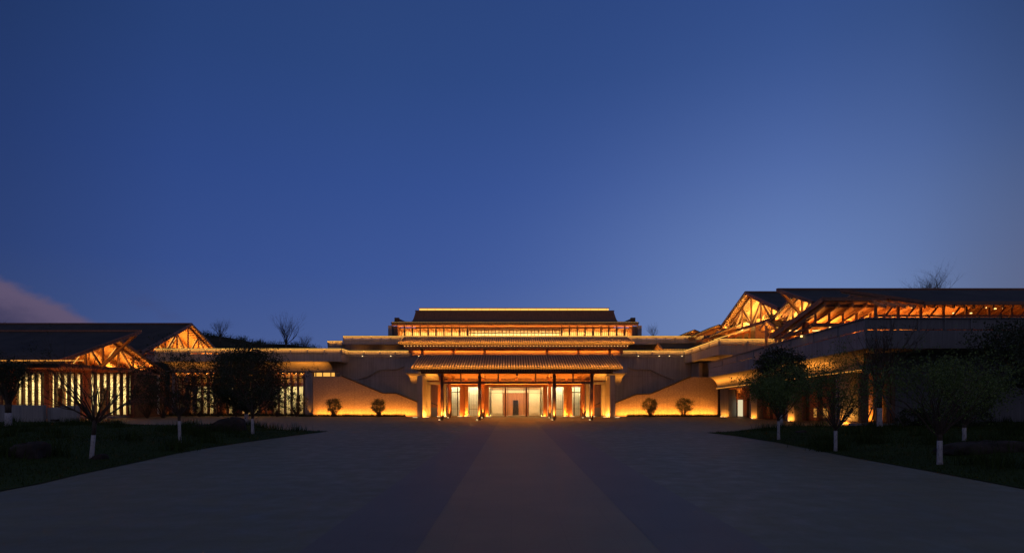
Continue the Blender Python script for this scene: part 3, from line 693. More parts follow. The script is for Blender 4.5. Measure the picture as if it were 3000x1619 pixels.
m = MB(); [m.box(X(p, 75.2) - .06, X(p, 75.2) + .06, 75.2, 75.31, Z(1101.5, 75.3), Z(1091, 75.3)) for p in (919, 925, 945, 969, 982)]; m.box(X(910, 75), X(985, 75), 74.9, 76, Z(1090.5, 75), Z(1088, 75)); m.build('clerestory_mullions', 'beam_timber', pod)

# ================================================================== LEFT GLAZED PAVILION
lp = thing('glazed_pavilion', 'concrete roofed pavilion with curved soffit and tall lit glazing behind the round tree', 'building', (X(700, 76), 76, 0))
YP = 74.6; XA, XB = X(453, YP), X(1000, YP)
parapet(lp, (XA, YP), (XB, YP), ZT, fascia=.98, spacing=2.15)
parapet(lp, (XA, YP + 8), (XA, YP), ZT, fascia=.98, led_on=False)
MB().box(XA + .2, XB, YP + .5, 86, 7.2, 8.0).build('roof_slab', 'concrete', lp); MB().box(XA - .04, XA + .9, YP - .003, YP + 1.0, 7.02, 7.99).build('fascia_end', 'concrete', lp)
m = MB(); cove(m, (X(466, YP), YP + .02), (X(957, YP), YP + .02), (X(500, 76.8), 76.8), (X(974, 76.8), 76.8), 7.02, 7.02, 5.92, 5.92, 40, 12); m.build('curved_soffit', 'concrete', lp, True)
MB().box(X(476, 76.3), X(983, 76.3), 76.0, 77.0, 5.82, 5.915).build('soffit_ledge', 'concrete', lp)
area('soffit_light', (X(500, 76), 75.75, 5.97), (X(955, 76), 75.75, 5.97), (0, .15, 1), .08, 150, CONC, lp)
area('soffit_light', (X(860, 76), 75.4, 5.97), (X(955, 76), 75.4, 5.97), (0, .15, 1), .08, 60, CONC, lp)
MB().box(X(505, 76.6), X(521, 76.6), 76.5, 78, 0, 5.81).build('end_pier', 'concrete', lp)
MB().box(X(894.5, 75.2), X(916, 75.2), 75.2, 77, 0, 5.81).build('end_pier', 'concrete', lp)
m = MB(); x0, x1 = X(521, 76.9), X(894, 76.9)
for z0, z1 in ((.1, .18), (2.3, 2.34), (4.85, 5.0), (5.72, 5.81)): m.box(x0, x1, 76.86, 76.94, z0, z1)
gf = m.build('window_frame', 'bronze_frame', lp); MB().box(x0, x1, 76.95, 76.96, .18, 5.72).build('pane', 'glass', gf)
n = 20
for i in range(n + 1): MB().box(x0 + (x1 - x0) * i / n - .10, x0 + (x1 - x0) * i / n + .10, 76.45, 76.83, 0, 5.81).build('fin', 'dark_timber', lp)
MB().box(x0, x1, 77, 84, 5.4, 5.5).build('ceiling', 'timber_boards', lp); MB().box(x0, x1, 77, 84, 0, .1).build('interior_floor', 'veneer', lp)
MB().box(x0, x1, 81, 81.2, .1, 5.4).build('interior_wall', 'curtain', lp)
rr = random.Random(4)
for (p0, p1) in ((545, 560), (628, 660), (690, 700), (762, 800)): MB().box(X(p0, 79), X(p1, 79), 79, 79.3, .1, 3.8).build('interior_screen', 'veneer', lp)
MB().box(x0, x1, 78.2, 80, 3.9, 4.4).build('mezzanine', 'dark_timber', lp)
panel('pavilion_light', ((x0 + x1) / 2, 79.0, 3.85), x1 - x0 - .6, .6, (0, .9, -.8), 950, (1, .78, .36), lp)
area('fin_light', (x0, 76.45, 5.6), (x1, 76.45, 5.6), (0, .55, -1), .08, 240, GOLD, lp); area('pavilion_cove', (x0, 77.6, 4.55), (x1, 77.6, 4.55), (0, .5, 1), .08, 330, GOLD, lp)
for p in (520, 906): spot('pier_uplight', (X(p, 75.0), 74.95, .06), (0, .12, 1), 130, CONC, 50, .8, .05, lp)

# ================================================================== TIMBER GABLE HALLS
def solve(c_abs, apex, far, side):
    """gable plane X=c (side sign), from photo points of the apex and the far foot"""
    ya = c_abs * F / abs(apex[0] - CX); yf = c_abs * F / abs(far[0] - CX); yn = 2 * ya - yf
    return ya, Z(apex[1], ya), yf, Z(far[1], yf), yn
def gable_hall(root, c, s, ya, za, yf, yn, zf, length, over=2.0, far_over=1.0, strips=True, near_cut=None, zchord=None, ridge='beam_timber', bays=4, power=1.0, lamp=True, chord=True, col=None):
    """s=+1: hall runs to +X from the gable plane at X=c; ridge along X"""
    e = s * length; sl_n = (za - zf) / (ya - yn); sl_f = (za - zf) / (yf - ya)
    th = .22
    xt0, xt1 = c - s * over, c + e
    # near slope with swept verge
    xe = c - s * over * .75
    MB().hexa([(xe, yn, zf - th), (xt1, yn, zf - th), (xt1, ya, za - th), (xt0, ya, za - th), (xe, yn, zf), (xt1, yn, zf), (xt1, ya, za), (xt0, ya, za)]).build('near_roof_slope', 'slate', root)
    xf = c - s * far_over
    MB().hexa([(xf, ya, za - th), (xt1, ya, za - th), (xt1, yf, zf - th), (xf, yf, zf - th), (xf, ya, za), (xt1, ya, za), (xt1, yf, zf), (xf, yf, zf)]).build('far_roof_slope', 'slate', root)
    # verge boards
    m = MB(); m.bar((xt0, ya, za - .04), (xe, yn, zf - .04), .12, .30); m.build('verge_board', 'dark_timber', root)
    m = MB(); m.bar((xf, ya, za - .06), (xf, yf, zf - .06), .10, .26); m.build('verge_board', 'dark_timber', root)
    m = MB(); m.box(xt0, xt1, ya - .2, ya + .2, za - .06, za + .12); m.build('ridge_cap', ridge, root)
    # underside boards and rafters
    MB().hexa([(xe + s * .1, yn + .1, zf - th - .10 + .04), (xt1, yn + .1, zf - th - .06), (xt1, ya, za - th - .06), (xt0 + s * .1, ya, za - th - .06)] +
              [(xe + s * .1, yn + .1, zf - th - .004 + .04), (xt1, yn + .1, zf - th - .004), (xt1, ya, za - th - .004), (xt0 + s * .1, ya, za - th - .004)]).build('ceiling_boards', 'timber_boards', root)
    MB().hexa([(xf + s * .1, ya, za - th - .06), (xt1, ya, za - th - .06), (xt1, yf, zf - th - .06), (xf + s * .1, yf, zf - th - .06)] +
              [(xf + s * .1, ya, za - th - .004), (xt1, ya, za - th - .004), (xt1, yf, zf - th - .004), (xf + s * .1, yf, zf - th - .004)]).build('ceiling_boards', 'timber_boards', root)
    m = MB(); N = 18
    for i in range(N + 1):
        t = i / N; y = ya + (yf - ya) * t; z = za + (zf - za) * t - th - .14; m.bar((xf + s * .1, y, z), (c + s * 1.2, y, z), .08, .14)
    m.build('purlins', 'timber', root)
    zc = zchord if zchord is not None else zf - .2
    for k_ in range(3):                      # three trusses, one behind the other
        x = c + s * 3.4 * k_
        if s * (x - xt1) > 0: break
        m = MB(); w = .21 if k_ == 0 else .19; w2 = w * .8
        tn = lambda t: (x, ya + (yn - ya) * t, za - .5 + (zf - za) * t); tf = lambda t: (x, ya + (yf - ya) * t, za - .5 + (zf - za) * t)
        m.bar(tn(0), tn(1), w, .34); m.bar(tf(0), tf(1), w, .34)
        if chord: m.bar((x, yn, zc), (x, yf, zc), w, .32)
        nb = bays; prev = None
        m.bar((x, ya, za - .4), (x, ya, zc), w2, w2, (1, 0, 0))
        zb = max(zc, -99)
        for side_t, base_y in ((tn, yn), (tf, yf)):
            for b_ in range(1, nb):
                t = b_ / nb; p = side_t(t)
                m.bar(p, (x, p[1], zc), w2, w2, (1, 0, 0))
                t2 = (b_ - 1) / nb; p2 = side_t(t2)
                if b_ % 2: m.bar((x, p2[1], zc), p, w2, w2 * .9)
                else: m.bar(p2, (x, p[1], zc), w2, w2 * .9)
        tr = m.build('truss', 'timber' if k_ else 'beam_timber', root)
        if strips:
            m = MB()
            for side_t in (tn, tf):
                for b_ in range(1, nb):
                    t = b_ / nb; p = Vector(side_t(t)); t2 = (b_ - 1) / nb; p2 = Vector(side_t(t2))
                    a_, q_ = ((Vector((x, p2.y, zc)), p) if b_ % 2 else (p2, Vector((x, p.y, zc))))
                    off = Vector((s * .17, 0, .06)) ; a2 = a_.lerp(q_, .1) + off; q2 = a_.lerp(q_, .9) + off; m.bar(a2, q2, .07, .09)
            m.build('light_strips', 'led_soft', tr)
    # outrigger strut from the truss out to the tip of the ridge
    if over > 1.5:
        m = MB(); m.bar((xt0 + s * .5, ya - .3, za - .5), (c, ya - .3 + (yn - ya) * .0, zc), .24, .24, (0, 1, 0)); m.bar((xt0 + s * .5, ya, za - .4), (c, ya, zc + .4), .22, .22, (0, 1, 0)); m.build('outrigger_strut', 'timber', root)
    if lamp:
        L = min(length, 9)
        for k_ in range(2):
            xx = c + s * (1.6 + 3.4 * k_)
            if k_ == 0: area('verge_light', (c - s * .25, ya + .3, zc + .6), (c - s * .25, yf - .5, zc + .6), (-s * .1, 0, 1), .12, 9 * (yf - ya) * power, col or AMBER, root)
            area('truss_light', (xx, yn + 1, zc + .25), (xx, yf - 1, zc + .25), (-s * .35, 0, 1), .25, 26 * (yf - yn) * power, col or AMBER, root)
    return xt1

# -- left, far hall
r = thing('timber_hall', 'far left timber hall whose bright truss gable rises over the pavilion parapet', 'building', (-51, 90, 0))
c = 50.0; ya, za, yf, zf, yn = solve(c, (551, 948), (620, 1016), -1)
yf = ya + 12; yn = ya - 12; zf = za - 12 * .44
gable_hall(r, -c, -1, ya, za, yf, yn, zf, 45, over=0.6, far_over=.6, zchord=8.7, bays=4, power=1.5)
MB().box(-90, -c - .2, yn + 2, yf - 1, 0, zf - .1).build('hall_wall', 'veneer', r)
# -- left, near hall
r = thing('timber_hall', 'near left timber hall with low slate roof, tall orange columns and lit glass screen', 'building', (-45, 66, 0))
c = 45.0; ya, za, yf, zf, yn = solve(c, (315 - 14, 970), (466, 1087), -1)
gable_hall(r, -c, -1, ya, za, yf, yn, zf, 40, over=4.2, far_over=.7, zchord=5.62, bays=4, power=.9)
# strut to the swept tip seen in the photo
YG = 69.0
m = MB(); m.box(-75, -c - .3, YG - 3.5, YG + 1.5, 0, .25); m.build('plinth', 'concrete', r)
x0, x1 = X(-60, YG), X(398, YG)
m = MB()
for z0, z1 in ((.25, .35), (1.55, 1.60), (3.6, 3.66), (5.25, 5.45)): m.box(x0, x1, YG - .04, YG + .04, z0, z1)
gf = m.build('window_frame', 'bronze_frame', r); MB().box(x0, x1, YG + .05, YG + .06, .3, 5.25).build('pane', 'glass', gf)
n = 24
for i in range(n + 1):
    x = x0 + (x1 - x0) * i / n; MB().box(x - .10, x + .10, YG - .45, YG - .06, .25, 5.3).build('fin', 'dark_timber', r)
for px in (35, 142, 255): MB().box(X(px, YG - 1.6) - .28, X(px, YG - 1.6) + .28, YG - 1.9, YG - 1.3, .25, 5.6).build('column', 'red_timber', r)
MB().box(x0, x1 + .4, YG - 2.0, YG - 1.6, 5.28, 5.62).build('head_beam', 'red_timber', r)
MB().box(x0, -c + 2.4, yn + .9, yn + 1.2, 5.15, 5.62).build('eave_beam', 'dark_timber', r)
MB().box(x0, x1, YG + .2, YG + 6, 5.2, 5.3).build('ceiling', 'timber_boards', r); MB().box(x0, x1, YG + 4.5, YG + 4.7, .25, 3.5).build('interior_wall', 'curtain', r); MB().box(x0, x1, YG + 4.4, YG + 4.7, 3.503, 5.2).build('bulkhead', 'cream_wall', r)
for (p0, p1) in ((165, 190), (300, 310)): MB().box(X(p0, YG + 2), X(p1, YG + 2), YG + 2, YG + 2.2, .25, 3.6).build('interior_screen', 'veneer', r)
panel('hall_light', ((x0 + x1) / 2, YG + 2.2, 3.9), x1 - x0 - 1, .5, (0, .95, -.8), 1150, (1, .76, .36), r)
area('hall_cove', (x0, YG - 1.4, .3), (x1, YG - 1.4, .3), (0, -.2, 1), .1, 30, AMBER, r)
m = MB()
for i in range(70): xx = X(-40, yn) + (X(245, yn) - X(-40, yn)) * i / 69; m.tube([(xx, yn - .1, zf + .02), (xx, yn - .02, zf + .02)], [.05, .05], 6)
m.build('eave_lights', 'led_orange', r)
area('eave_light', (X(-60, yn), yn - .2, zf + .06), (X(250, yn), yn - .2, zf + .06), (0, 1, .35), .06, 60, ORANGE, r)
MB().box(-c - .3, -c + .2, YG, YG + 6, 0, 5.4).build('side_wall', 'dark_timber', r)
# dark recess wall between the halls
MB().box(X(398, 77), X(506, 77), 77.2, 78, 0, 7.1).build('link_wall', 'dark_metal', lp)
area('link_light', (X(405, 76), 76.6, .2), (X(500, 76), 76.6, .2), (0, .5, 1), .1, 16, AMBER, lp)
m = MB(); [m.box(X(p, 76.4) - .1, X(p, 76.4) + .1, 76.2, 77.1, 0, 5.6) for p in range(410, 504, 15)]; m.build('link_fins', 'beam_timber', lp)

# -- right far hall (A)
r = thing('timber_hall', 'far right timber hall with tall triangular truss gable glowing against the sky', 'building', (30, 74, 7.6))
c = 30.0; ya, za, yf, zf, yn = solve(c, (2201, 856), (2127, 957), 1)
gable_hall(r, c, 1, ya, za, yf, yn, zf, 22, over=.8, far_over=.8, zchord=zf - .9, bays=3, power=2.6, col=OAK)
MB().box(c + .6, c + 22, ya, ya + .3, 7.6, zf).build('hall_wall', 'timber_boards', r)
# -- right near hall (B)
r = thing('timber_hall', 'middle right timber hall with long slate roof and swept overhanging ridge tip', 'building', (30, 61, 7.6))
c = 30.0; ya, za, yf, zf, yn = solve(c, (2350, 848), (2274, 934), 1)
gable_hall(r, c, 1, ya, za, yf, yn, zf, 45, over=2.6, far_over=.5, zchord=10.5, bays=3, power=2.0, col=OAK)
MB().box(c + .6, c + 40, ya + 2, ya + 2.3, 7.6, zf).build('hall_wall', 'timber_boards', r)
# -- right canopy (C): its high edge towards the camera, falling away
r = thing('timber_canopy', 'lit timber canopy with falling board ceiling and diagonal braces above the ramp', 'canopy', (28, 50, 7.6))
YC = 48.0; zC = Z(876, YC); xC0 = X(2412, YC); xC1 = X(2600, YC)
YD = xC0 / ((2262 - CX) / F); zD = Z(987, YD)
def canopy_pt(x, t, d=0): return (x, YC + (YD - YC) * t, zC + (zD - zC) * t + d)
MB().hexa([canopy_pt(xC0, 0, -.1), canopy_pt(xC1 + 8, 0, -.1), canopy_pt(xC1 + 8, 1, -.1), canopy_pt(xC0, 1, -.1), canopy_pt(xC0, 0, .12), canopy_pt(xC1 + 8, 0, .12), canopy_pt(xC1 + 8, 1, .12), canopy_pt(xC0, 1, .12)]).build('canopy_roof', 'slate', r)
MB().hexa([canopy_pt(xC0 + .1, .02, -.16), canopy_pt(xC1 + 8, .02, -.16), canopy_pt(xC1 + 8, .98, -.16), canopy_pt(xC0 + .1, .98, -.16), canopy_pt(xC0 + .1, .02, -.104), canopy_pt(xC1 + 8, .02, -.104), canopy_pt(xC1 + 8, .98, -.104), canopy_pt(xC0 + .1, .98, -.104)]).build('ceiling_boards', 'timber_boards', r)
m = MB(); m.bar(canopy_pt(xC0, 0, 0), canopy_pt(xC0, 1, 0), .16, .42); m.build('verge_board', 'beam_timber', r)
m = MB(); m.box(xC0, xC1, YC - .14, YC - .002, zC - .14, zC + .14); m.build('front_fascia', 'beam_timber', r)
m = MB(); m.box(xC0 + .4, xC1, YC + .8, YC + 1.0, zC - .55, zC - .33); m.build('edge_beam', 'beam_timber', r)
for i in range(9):
    x = xC0 + .3 + i * 1.16
    m = MB(); m.bar(canopy_pt(x, .03, -.32), canopy_pt(x, 1, -.32), .14, .30)
    m.build('rafter', 'timber', r)
ZB = Z(949, 49.5)
for i in range(7):
    x = X(2389, 50) + i * 1.18
    m = MB(); m.box(x - .07, x + .07, 50 - .07, 50 + .07, ZB, canopy_pt(0, .2, -.3)[2]); m.bar((x, 50, canopy_pt(0, .2, -.4)[2]), (x - 1.25, 51.2, ZB), .13, .13); m.build('brace', 'beam_timber', r)
    m = MB(); m.bar((x, 50.1, canopy_pt(0, .2, -.45)[2]), (x + .1, 56, Z(960, 56)), .14, .16); m.build('stay', 'timber', r)
m = MB(); m.box(X(2380, 50), X(2580, 50), 49.85, 50.15, ZB - .18, ZB + .14); m.box(X(2340, 50.5), X(2580, 50), 53.8, 54.1, ZB - .5, ZB - .25); m.build('tie_beam', 'beam_timber', r)
m = MB()
for (a_, b_) in (((2432, 890), (2300, 985)), ((2390, 952), (2290, 990)), ((2355, 940), (2352, 985)), ((2387, 915), (2354, 950))):
    m.bar((X(a_[0], 50.6), 50.6, Z(a_[1], 50.6)), (X(b_[0], 52.5), 52.5, Z(b_[1], 52.5)), .2, .22)
m.build('side_truss', 'beam_timber', r)
MB().box(xC0 + 1.5, xC1 + 12, YD + .5, YD + .8, 7.6, 9.6).build('rear_wall', 'timber_boards', r)
for p in (2360, 2480): MB().box(X(p, 52) - .2, X(p, 52) + .2, 51.8, 52.2, 7.1, 9.2).build('column', 'timber', r)
area('canopy_light', (xC0 + 1, 52.4, 8.2), (xC1 + 6, 52.4, 8.2), (0, -.15, 1), .3, 620, ORANGE, r)
area('canopy_light', (xC0 + .5, 55.5, 8.0), (xC1 + 6, 55.5, 8.0), (0, -.1, 1), .3, 330, AMBER, r)
m = MB(); [m.bar((X(p, 54), 54, Z(q_, 54)), (X(p + 26, 54), 54, Z(q_, 54)), .05, .07) for p, q_ in ((2312, 968), (2345, 968), (2380, 968))]
for px_, py_ in ((2432, 958), (2348, 984)): m.tube([(X(px_, 50), 50, Z(py_ + 3, 50)), (X(px_, 50), 50, Z(py_ - 2, 50))], [.09, .09], 8)
m.build('lamps', 'lamp_warm', r)
# -- right long eave (D)
r = thing('timber_hall', 'long low eave with amber raftered ceiling and many small lamps behind the ribbed parapet', 'building', (38, 48, 7.6))
YE = 46.0; zE = Z(884, YE); YR = 50.8; zR = Z(850, YR)
xv0, xv1 = X(2460, 50.6), X(2705, YE); xr = 70
def dq(dz): return [(xv1, YE, zE + dz), (xr, YE, zE + dz), (xr, YR, zR + dz), (xv0, YR - .3, zR - .06 + dz)]
MB().hexa(dq(-.16) + dq(0)).build('near_roof_slope', 'slate', r)
m = MB(); m.hexa([(p[0] + .1, p[1] + .05, p[2]) for p in dq(-.24)] + [(p[0] + .1, p[1] + .05, p[2]) for p in dq(-.164)]); m.build('ceiling_boards', 'timber_boards', r)
m = MB(); m.bar((xv0, YR - .3, zR - .06), (xv1, YE, zE), .12, .24); m.box(xv1, xr, YE - .16, YE - .002, zE - .24, zE + .03); m.build('eave_board', 'beam_timber', r)
MB().hexa([(xv0 + 3, YR, zR - .1), (xr, YR, zR - .1), (xr, YR + 8, zR - 3.2), (xv0 + 3, YR + 8, zR - 3.2), (xv0 + 3, YR, zR), (xr, YR, zR), (xr, YR + 8, zR - 3.1), (xv0 + 3, YR + 8, zR - 3.1)]).build('far_roof_slope', 'timber_boards', r)
for i in range(36):
    x = X(2565, 47.5) + i * .78
    m = MB(); m.bar((x, YE + .2, zE - .35), (x, YR, zR - .38), .14, .24); m.bar((x, YR, zR - .4), (x, YR + 8, zR - 3.4), .14, .22); m.build('rafter', 'timber', r)
for i in range(12):
    x = X(2565, 47.5) + i * 1.85
    m = MB(); m.box(x - .08, x + .08, 47.42, 47.58, 7.4, zE + .05); m.bar((x, 47.5, 8.0), (x + 1.5, 47.5, zE), .09, .12); m.build('brace', 'beam_timber', r)
MB().box(X(2560, 47.5), xr, 47.3, 47.36, 8.9, 9.05).build('tie_beam', 'beam_timber', r)
m = MB(); rr = random.Random(8)
for i in range(30):
    px_ = 2650 + i * 24 + rr.uniform(-6, 6); yy = rr.choice([49.5, 51, 53]); zz = Z(rr.choice([902, 905, 918, 925]), yy); m.tube([(X(px_, yy), yy, zz), (X(px_, yy) + .0, yy, zz + .08)], [.10, .07], 8)
m.build('lamps', 'lamp_warm', r)
area('eave_light', (xv1 - 3, 49.3, 8.0), (xr - 10, 49.3, 8.0), (0, .1, 1), .3, 560, (1, .29, .035), r)
MB().box(xv1 - 3, xr, YR + 8, YR + 8.3, 7.6, 9.8).build('rear_wall', 'timber_boards', r)

# -- small roofed pavilions on the terrace
def small_gable(label, apex, far, near, Ya, length, zfloor=7.6, eave=True, pw=1.0):
    c_ = (apex[0] - CX) * Ya / F; yf_ = c_ * F / (far[0] - CX); yn_ = c_ * F / (near[0] - CX)
    za_, zf_, zn_ = Z(apex[1], Ya), Z(far[1], yf_), Z(near[1], yn_)
    t = thing('terrace_pavilion', label, 'pavilion', (c_, Ya, zfloor), 'small roofed pavilions on the upper terrace')
    x1_ = c_ + length
    MB().hexa([(c_, yn_, zn_ - .1), (x1_, yn_, zn_ - .1), (x1_, Ya, za_ - .1), (c_, Ya, za_ - .1), (c_, yn_, zn_), (x1_, yn_, zn_), (x1_, Ya, za_), (c_, Ya, za_)]).build('near_roof_slope', 'slate', t)
    MB().hexa([(c_, Ya, za_ - .1), (x1_, Ya, za_ - .1), (x1_, yf_, zf_ - .1), (c_, yf_, zf_ - .1), (c_, Ya, za_), (x1_, Ya, za_), (x1_, yf_, zf_), (c_, yf_, zf_)]).build('far_roof_slope', 'slate', t)
    MB().hexa([(c_ + .05, Ya, za_ - .14), (x1_, Ya, za_ - .14), (x1_, yf_, zf_ - .14), (c_ + .05, yf_, zf_ - .14), (c_ + .05, Ya, za_ - .104), (x1_, Ya, za_ - .104), (x1_, yf_, zf_ - .104), (c_ + .05, yf_, zf_ - .104)]).build('ceiling_boards', 'timber_boards', t)
    m_ = MB()
    m_.bar((c_, Ya, za_ - .05), (c_, yn_, zn_ - .05), .1, .2); m_.bar((c_, Ya, za_ - .05), (c_, yf_, zf_ - .05), .1, .2); m_.bar((c_ + .3, yn_, zn_ - .2), (c_ + .3, yf_, zn_ - .2), .1, .12); m_.bar((c_ + .3, Ya, za_), (c_ + .3, Ya, zn_ - .2), .1, .1, (1, 0, 0))
    m_.bar((c_ + .3, Ya, zn_ - .1), (c_ + .3, (Ya + yn_) / 2, (za_ + zn_) / 2 - .1), .07, .07); m_.bar((c_ + .3, Ya, zn_ - .1), (c_ + .3, (Ya + yf_) / 2, (za_ + zf_) / 2 - .1), .07, .07); m_.build('truss', 'timber', t)
    m_ = MB(); m_.box(c_ + .2, x1_, yn_ + .25, yn_ + .4, zn_ - .42, zn_ - .2); [m_.box(c_ + .3 + i * (length - .5) / 3 - .07, c_ + .3 + i * (length - .5) / 3 + .07, yn_ + .25, yn_ + .4, zfloor, zn_ - .42) for i in range(4)]; m_.build('posts', 'timber', t)
    MB().box(c_ + .4, x1_, Ya + .2, Ya + .3, zfloor, zn_ - .1).build('rear_wall', 'timber_boards', t)
    if eave:
        m_ = MB(); k_ = int(length / .38)
        for i in range(k_): m_.tube([(c_ + .2 + i * .38, yn_ - .02, zn_ - .14), (c_ + .2 + i * .38 + .18, yn_ - .02, zn_ - .14)], [.035, .035], 6)
        m_.build('eave_lights', 'led_soft', t)
    area('pavilion_light', (c_ + .8, yn_ + .6, zn_ - .35), (c_ + .8, yf_ - .3, zn_ - .35), (-.3, 0, 1), .12, 30 * pw * (yf_ - yn_) / 4, AMBER, t)
    return t
small_gable('dark roofed terrace pavilion with tiny amber gable, directly right of the central hall', (1926, 1004), (1915, 1026), (1941, 1020), 82, 6.5)
small_gable('smallest dark roof on the terrace, peeping up between two larger low pavilions', (2004, 996), (1999, 1004), (2016, 1003), 88, 5.0, eave=False, pw=.6)
small_gable('dark roofed terrace pavilion right above the bend of the lit parapet', (2066, 981), (2056, 998), (2079, 994), 80, 5.5)
small_gable('bright raftered terrace pavilion tucked below the overhanging canopy verge', (2245, 939), (2224, 966), (2269, 955), 65, 4.5, pw=2.0)
def oblique_roof(label, lf, ap, rt, Y0, deep, posts):
    """gable end faces the camera, ridge runs back"""
    t = thing('terrace_pavilion', label, 'pavilion', (X(ap[0], Y0), Y0, 7.6), 'stepped lit roofs climbing to the right')
    P0 = [(X(a, Y0), Z(b, Y0)) for a, b in (lf, ap, rt)]
    def seg(p, q_, t0, t1, nm, mm, y0=Y0, y1=Y0 + deep):
        MB().hexa([(p[0], y0, p[1] - t1), (q_[0], y0, q_[1] - t1), (q_[0], y1, q_[1] - t1), (p[0], y1, p[1] - t1), (p[0], y0, p[1] - t0), (q_[0], y0, q_[1] - t0), (q_[0], y1, q_[1] - t0), (p[0], y1, p[1] - t0)]).build(nm, mm, t)
    for a_, b_ in ((P0[0], P0[1]), (P0[1], P0[2])): seg(a_, b_, 0, .13, 'roof_slope', 'slate'); seg(a_, b_, .134, .19, 'ceiling_boards', 'timber_boards', Y0 + .1)
    m_ = MB()
    for a_, b_ in ((P0[0], P0[1]), (P0[1], P0[2])): m_.bar((a_[0], Y0 + .6, a_[1] - .42), (b_[0], Y0 + .6, b_[1] - .42), .12, .2)
    m_.build('truss', 'timber', t)
    m_ = MB(); L = math.hypot(P0[1][0] - P0[0][0], P0[1][1] - P0[0][1]); k_ = int(L / .22)
    for i in range(k_):
        u = i / k_; x_ = P0[0][0] + (P0[1][0] - P0[0][0]) * u; z_ = P0[0][1] + (P0[1][1] - P0[0][1]) * u - .09; m_.box(x_, x_ + .10, Y0 - .05, Y0 - .003, z_, z_ + .05)
    m_.build('verge_lights', 'led_orange', t)
    m_ = MB(); m_.bar((P0[0][0] + .9, Y0 + 1.1, P0[0][1] - .35), (P0[2][0], Y0 + 1.1, P0[2][1] - .45), .06, .10); m_.build('light_strip', 'led_soft', t)
    m_ = MB(); m_.bar((P0[0][0] + 1.2, Y0 + 1.0, P0[0][1] - .6), (P0[2][0], Y0 + 1.0, P0[2][1] - .8), .16, .26); m_.build('beam', 'red_timber', t)
    MB().prism_y([(P0[0][0], 7.6), (P0[2][0], 7.6), (P0[2][0], P0[2][1] - .2), (P0[1][0], P0[1][1] - .2), (P0[0][0], P0[0][1] - .2)], Y0 + deep - .2, Y0 + deep - .05).build('rear_wall', 'timber_boards', t)
    for p in posts: MB().box(X(p, Y0 + 1.4) - .11, X(p, Y0 + 1.4) + .11, Y0 + 1.3, Y0 + 1.52, 7.6, P0[0][1] + (P0[2][1] - P0[0][1]) * (X(p, Y0 + 1.4) - P0[0][0]) / (P0[2][0] - P0[0][0]) - .5).build('post', 'timber', t)
    area('roof_light', (P0[0][0] + 1, Y0 + 1.3, P0[0][1] - .5), (P0[2][0] - .2, Y0 + 1.3, P0[2][1] - .9), (0, .2, 1), .15, 22 * L, AMBER, t)
oblique_roof('small stepped lit roof, lowest and leftmost of the three climbing beside the tall gable', (1990, 984), (2035, 964), (2054, 972), 84, 5, (2030,))
oblique_roof('middle stepped lit roof between the smallest one and the tall gable', (2022, 986), (2107, 949), (2128, 959), 81, 4, (2068, 2090))
oblique_roof('largest stepped lit roof in front of the tall gable, with posts and beam below', (2080, 984), (2186, 939), (2206, 950), 77, 3.2, (2136, 2156, 2177, 2196))
MB().box(X(2160, 79), X(2262, 79), 79.2, 79.6, 7.6, Z(948, 79)).build('backdrop_wall', 'concrete', pod)
for p, mm in ((2244, 'timber'), (2284, 'dark_timber')): MB().box(X(p, 61.9) - .11, X(p, 61.9) + .11, 61.7, 61.95, 7.0, 10.0).build('terrace_post', mm, pod)

# ================================================================== RIGHT RAMP BUILDING
rb = thing('ramp_building', 'dark concrete ramp building on the right with curved glowing soffit and uplit columns', 'building', (27, 58, 0))
O0, O1 = (22.5, 66.0), (26.4, 43.2); I0, I1 = (24.9, 70.0), (28.9, 47.6)
zt0, zt1 = Z(1062, 66.0), Z(930, 43.2); HP, GP = .60, .07
parapet(rb, O0, O1, zt0, led_on=False, h=.62, gap=.05, fascia=.98, spacing=2.9, zt2=zt1, ks=1.38)
parapet(rb, O1, (52, 43.2), zt1, led_on=False, mat_p='shaded_ribs', mat_f='shaded_ribs', h=.86, gap=.07, fascia=1.35, spacing=2.0)
parapet(rb, (27.5, 68.5), O0, zt0, led_on=False, h=.62, gap=.05, fascia=.98)
zo0, zo1 = zt0 - 1.65, zt1 - 2.28
zi0, zi1 = 3.5, 4.62
m = MB(); m.hexa([(O0[0] + .3, O0[1], zo0 + .003), (O1[0] + .4, O1[1] + .4, zo1 + .1), (36, 47, zo1 + .1), (30, 70.0, zo0 + .003), (O0[0] + .3, O0[1], zo0 + .7), (O1[0] + .4, O1[1] + .4, zt1 - .9), (36, 47, zt1 - .9), (30, 70, zo0 + .7)]); m.build('ramp_deck', 'concrete', rb)
m = MB(); cove(m, O0, O1, I0, I1, zo0, zo1, zi0, zi1, 30, 12); m.build('curved_soffit', 'concrete', rb, True)
m = MB(); m.hexa([(I0[0] - .1, I0[1], zi0 - .1), (I1[0] - .1, I1[1], zi1 - .1), (I1[0] + .7, I1[1], zi1 - .1), (I0[0] + .7, I0[1], zi0 - .1), (I0[0] - .1, I0[1], zi0 - .003), (I1[0] - .1, I1[1], zi1 - .003), (I1[0] + .7, I1[1], zi1 - .003), (I0[0] + .7, I0[1], zi0 - .003)]); m.build('soffit_ledge', 'concrete', rb)
MB().hexa([(I0[0] + .6, I0[1], zi0), (I1[0] + .6, I1[1], zi1), (36, 48, zi1), (36, 72, zi0), (I0[0] + .6, I0[1], zi0 + .1), (I1[0] + .6, I1[1], zi1 + .1), (36, 48, zi1 + .1), (36, 72, zi0 + .1)]).build('arcade_ceiling', 'veneer', rb)
m = MB(); m.bar((I0[0] - .16, I0[1], zi0 - .05), (I1[0] - .16, I1[1], zi1 - .05), .05, .06); m.build('light_strip', 'led_orange', rb)
ix, iy = I1[0] - I0[0], I1[1] - I0[1]
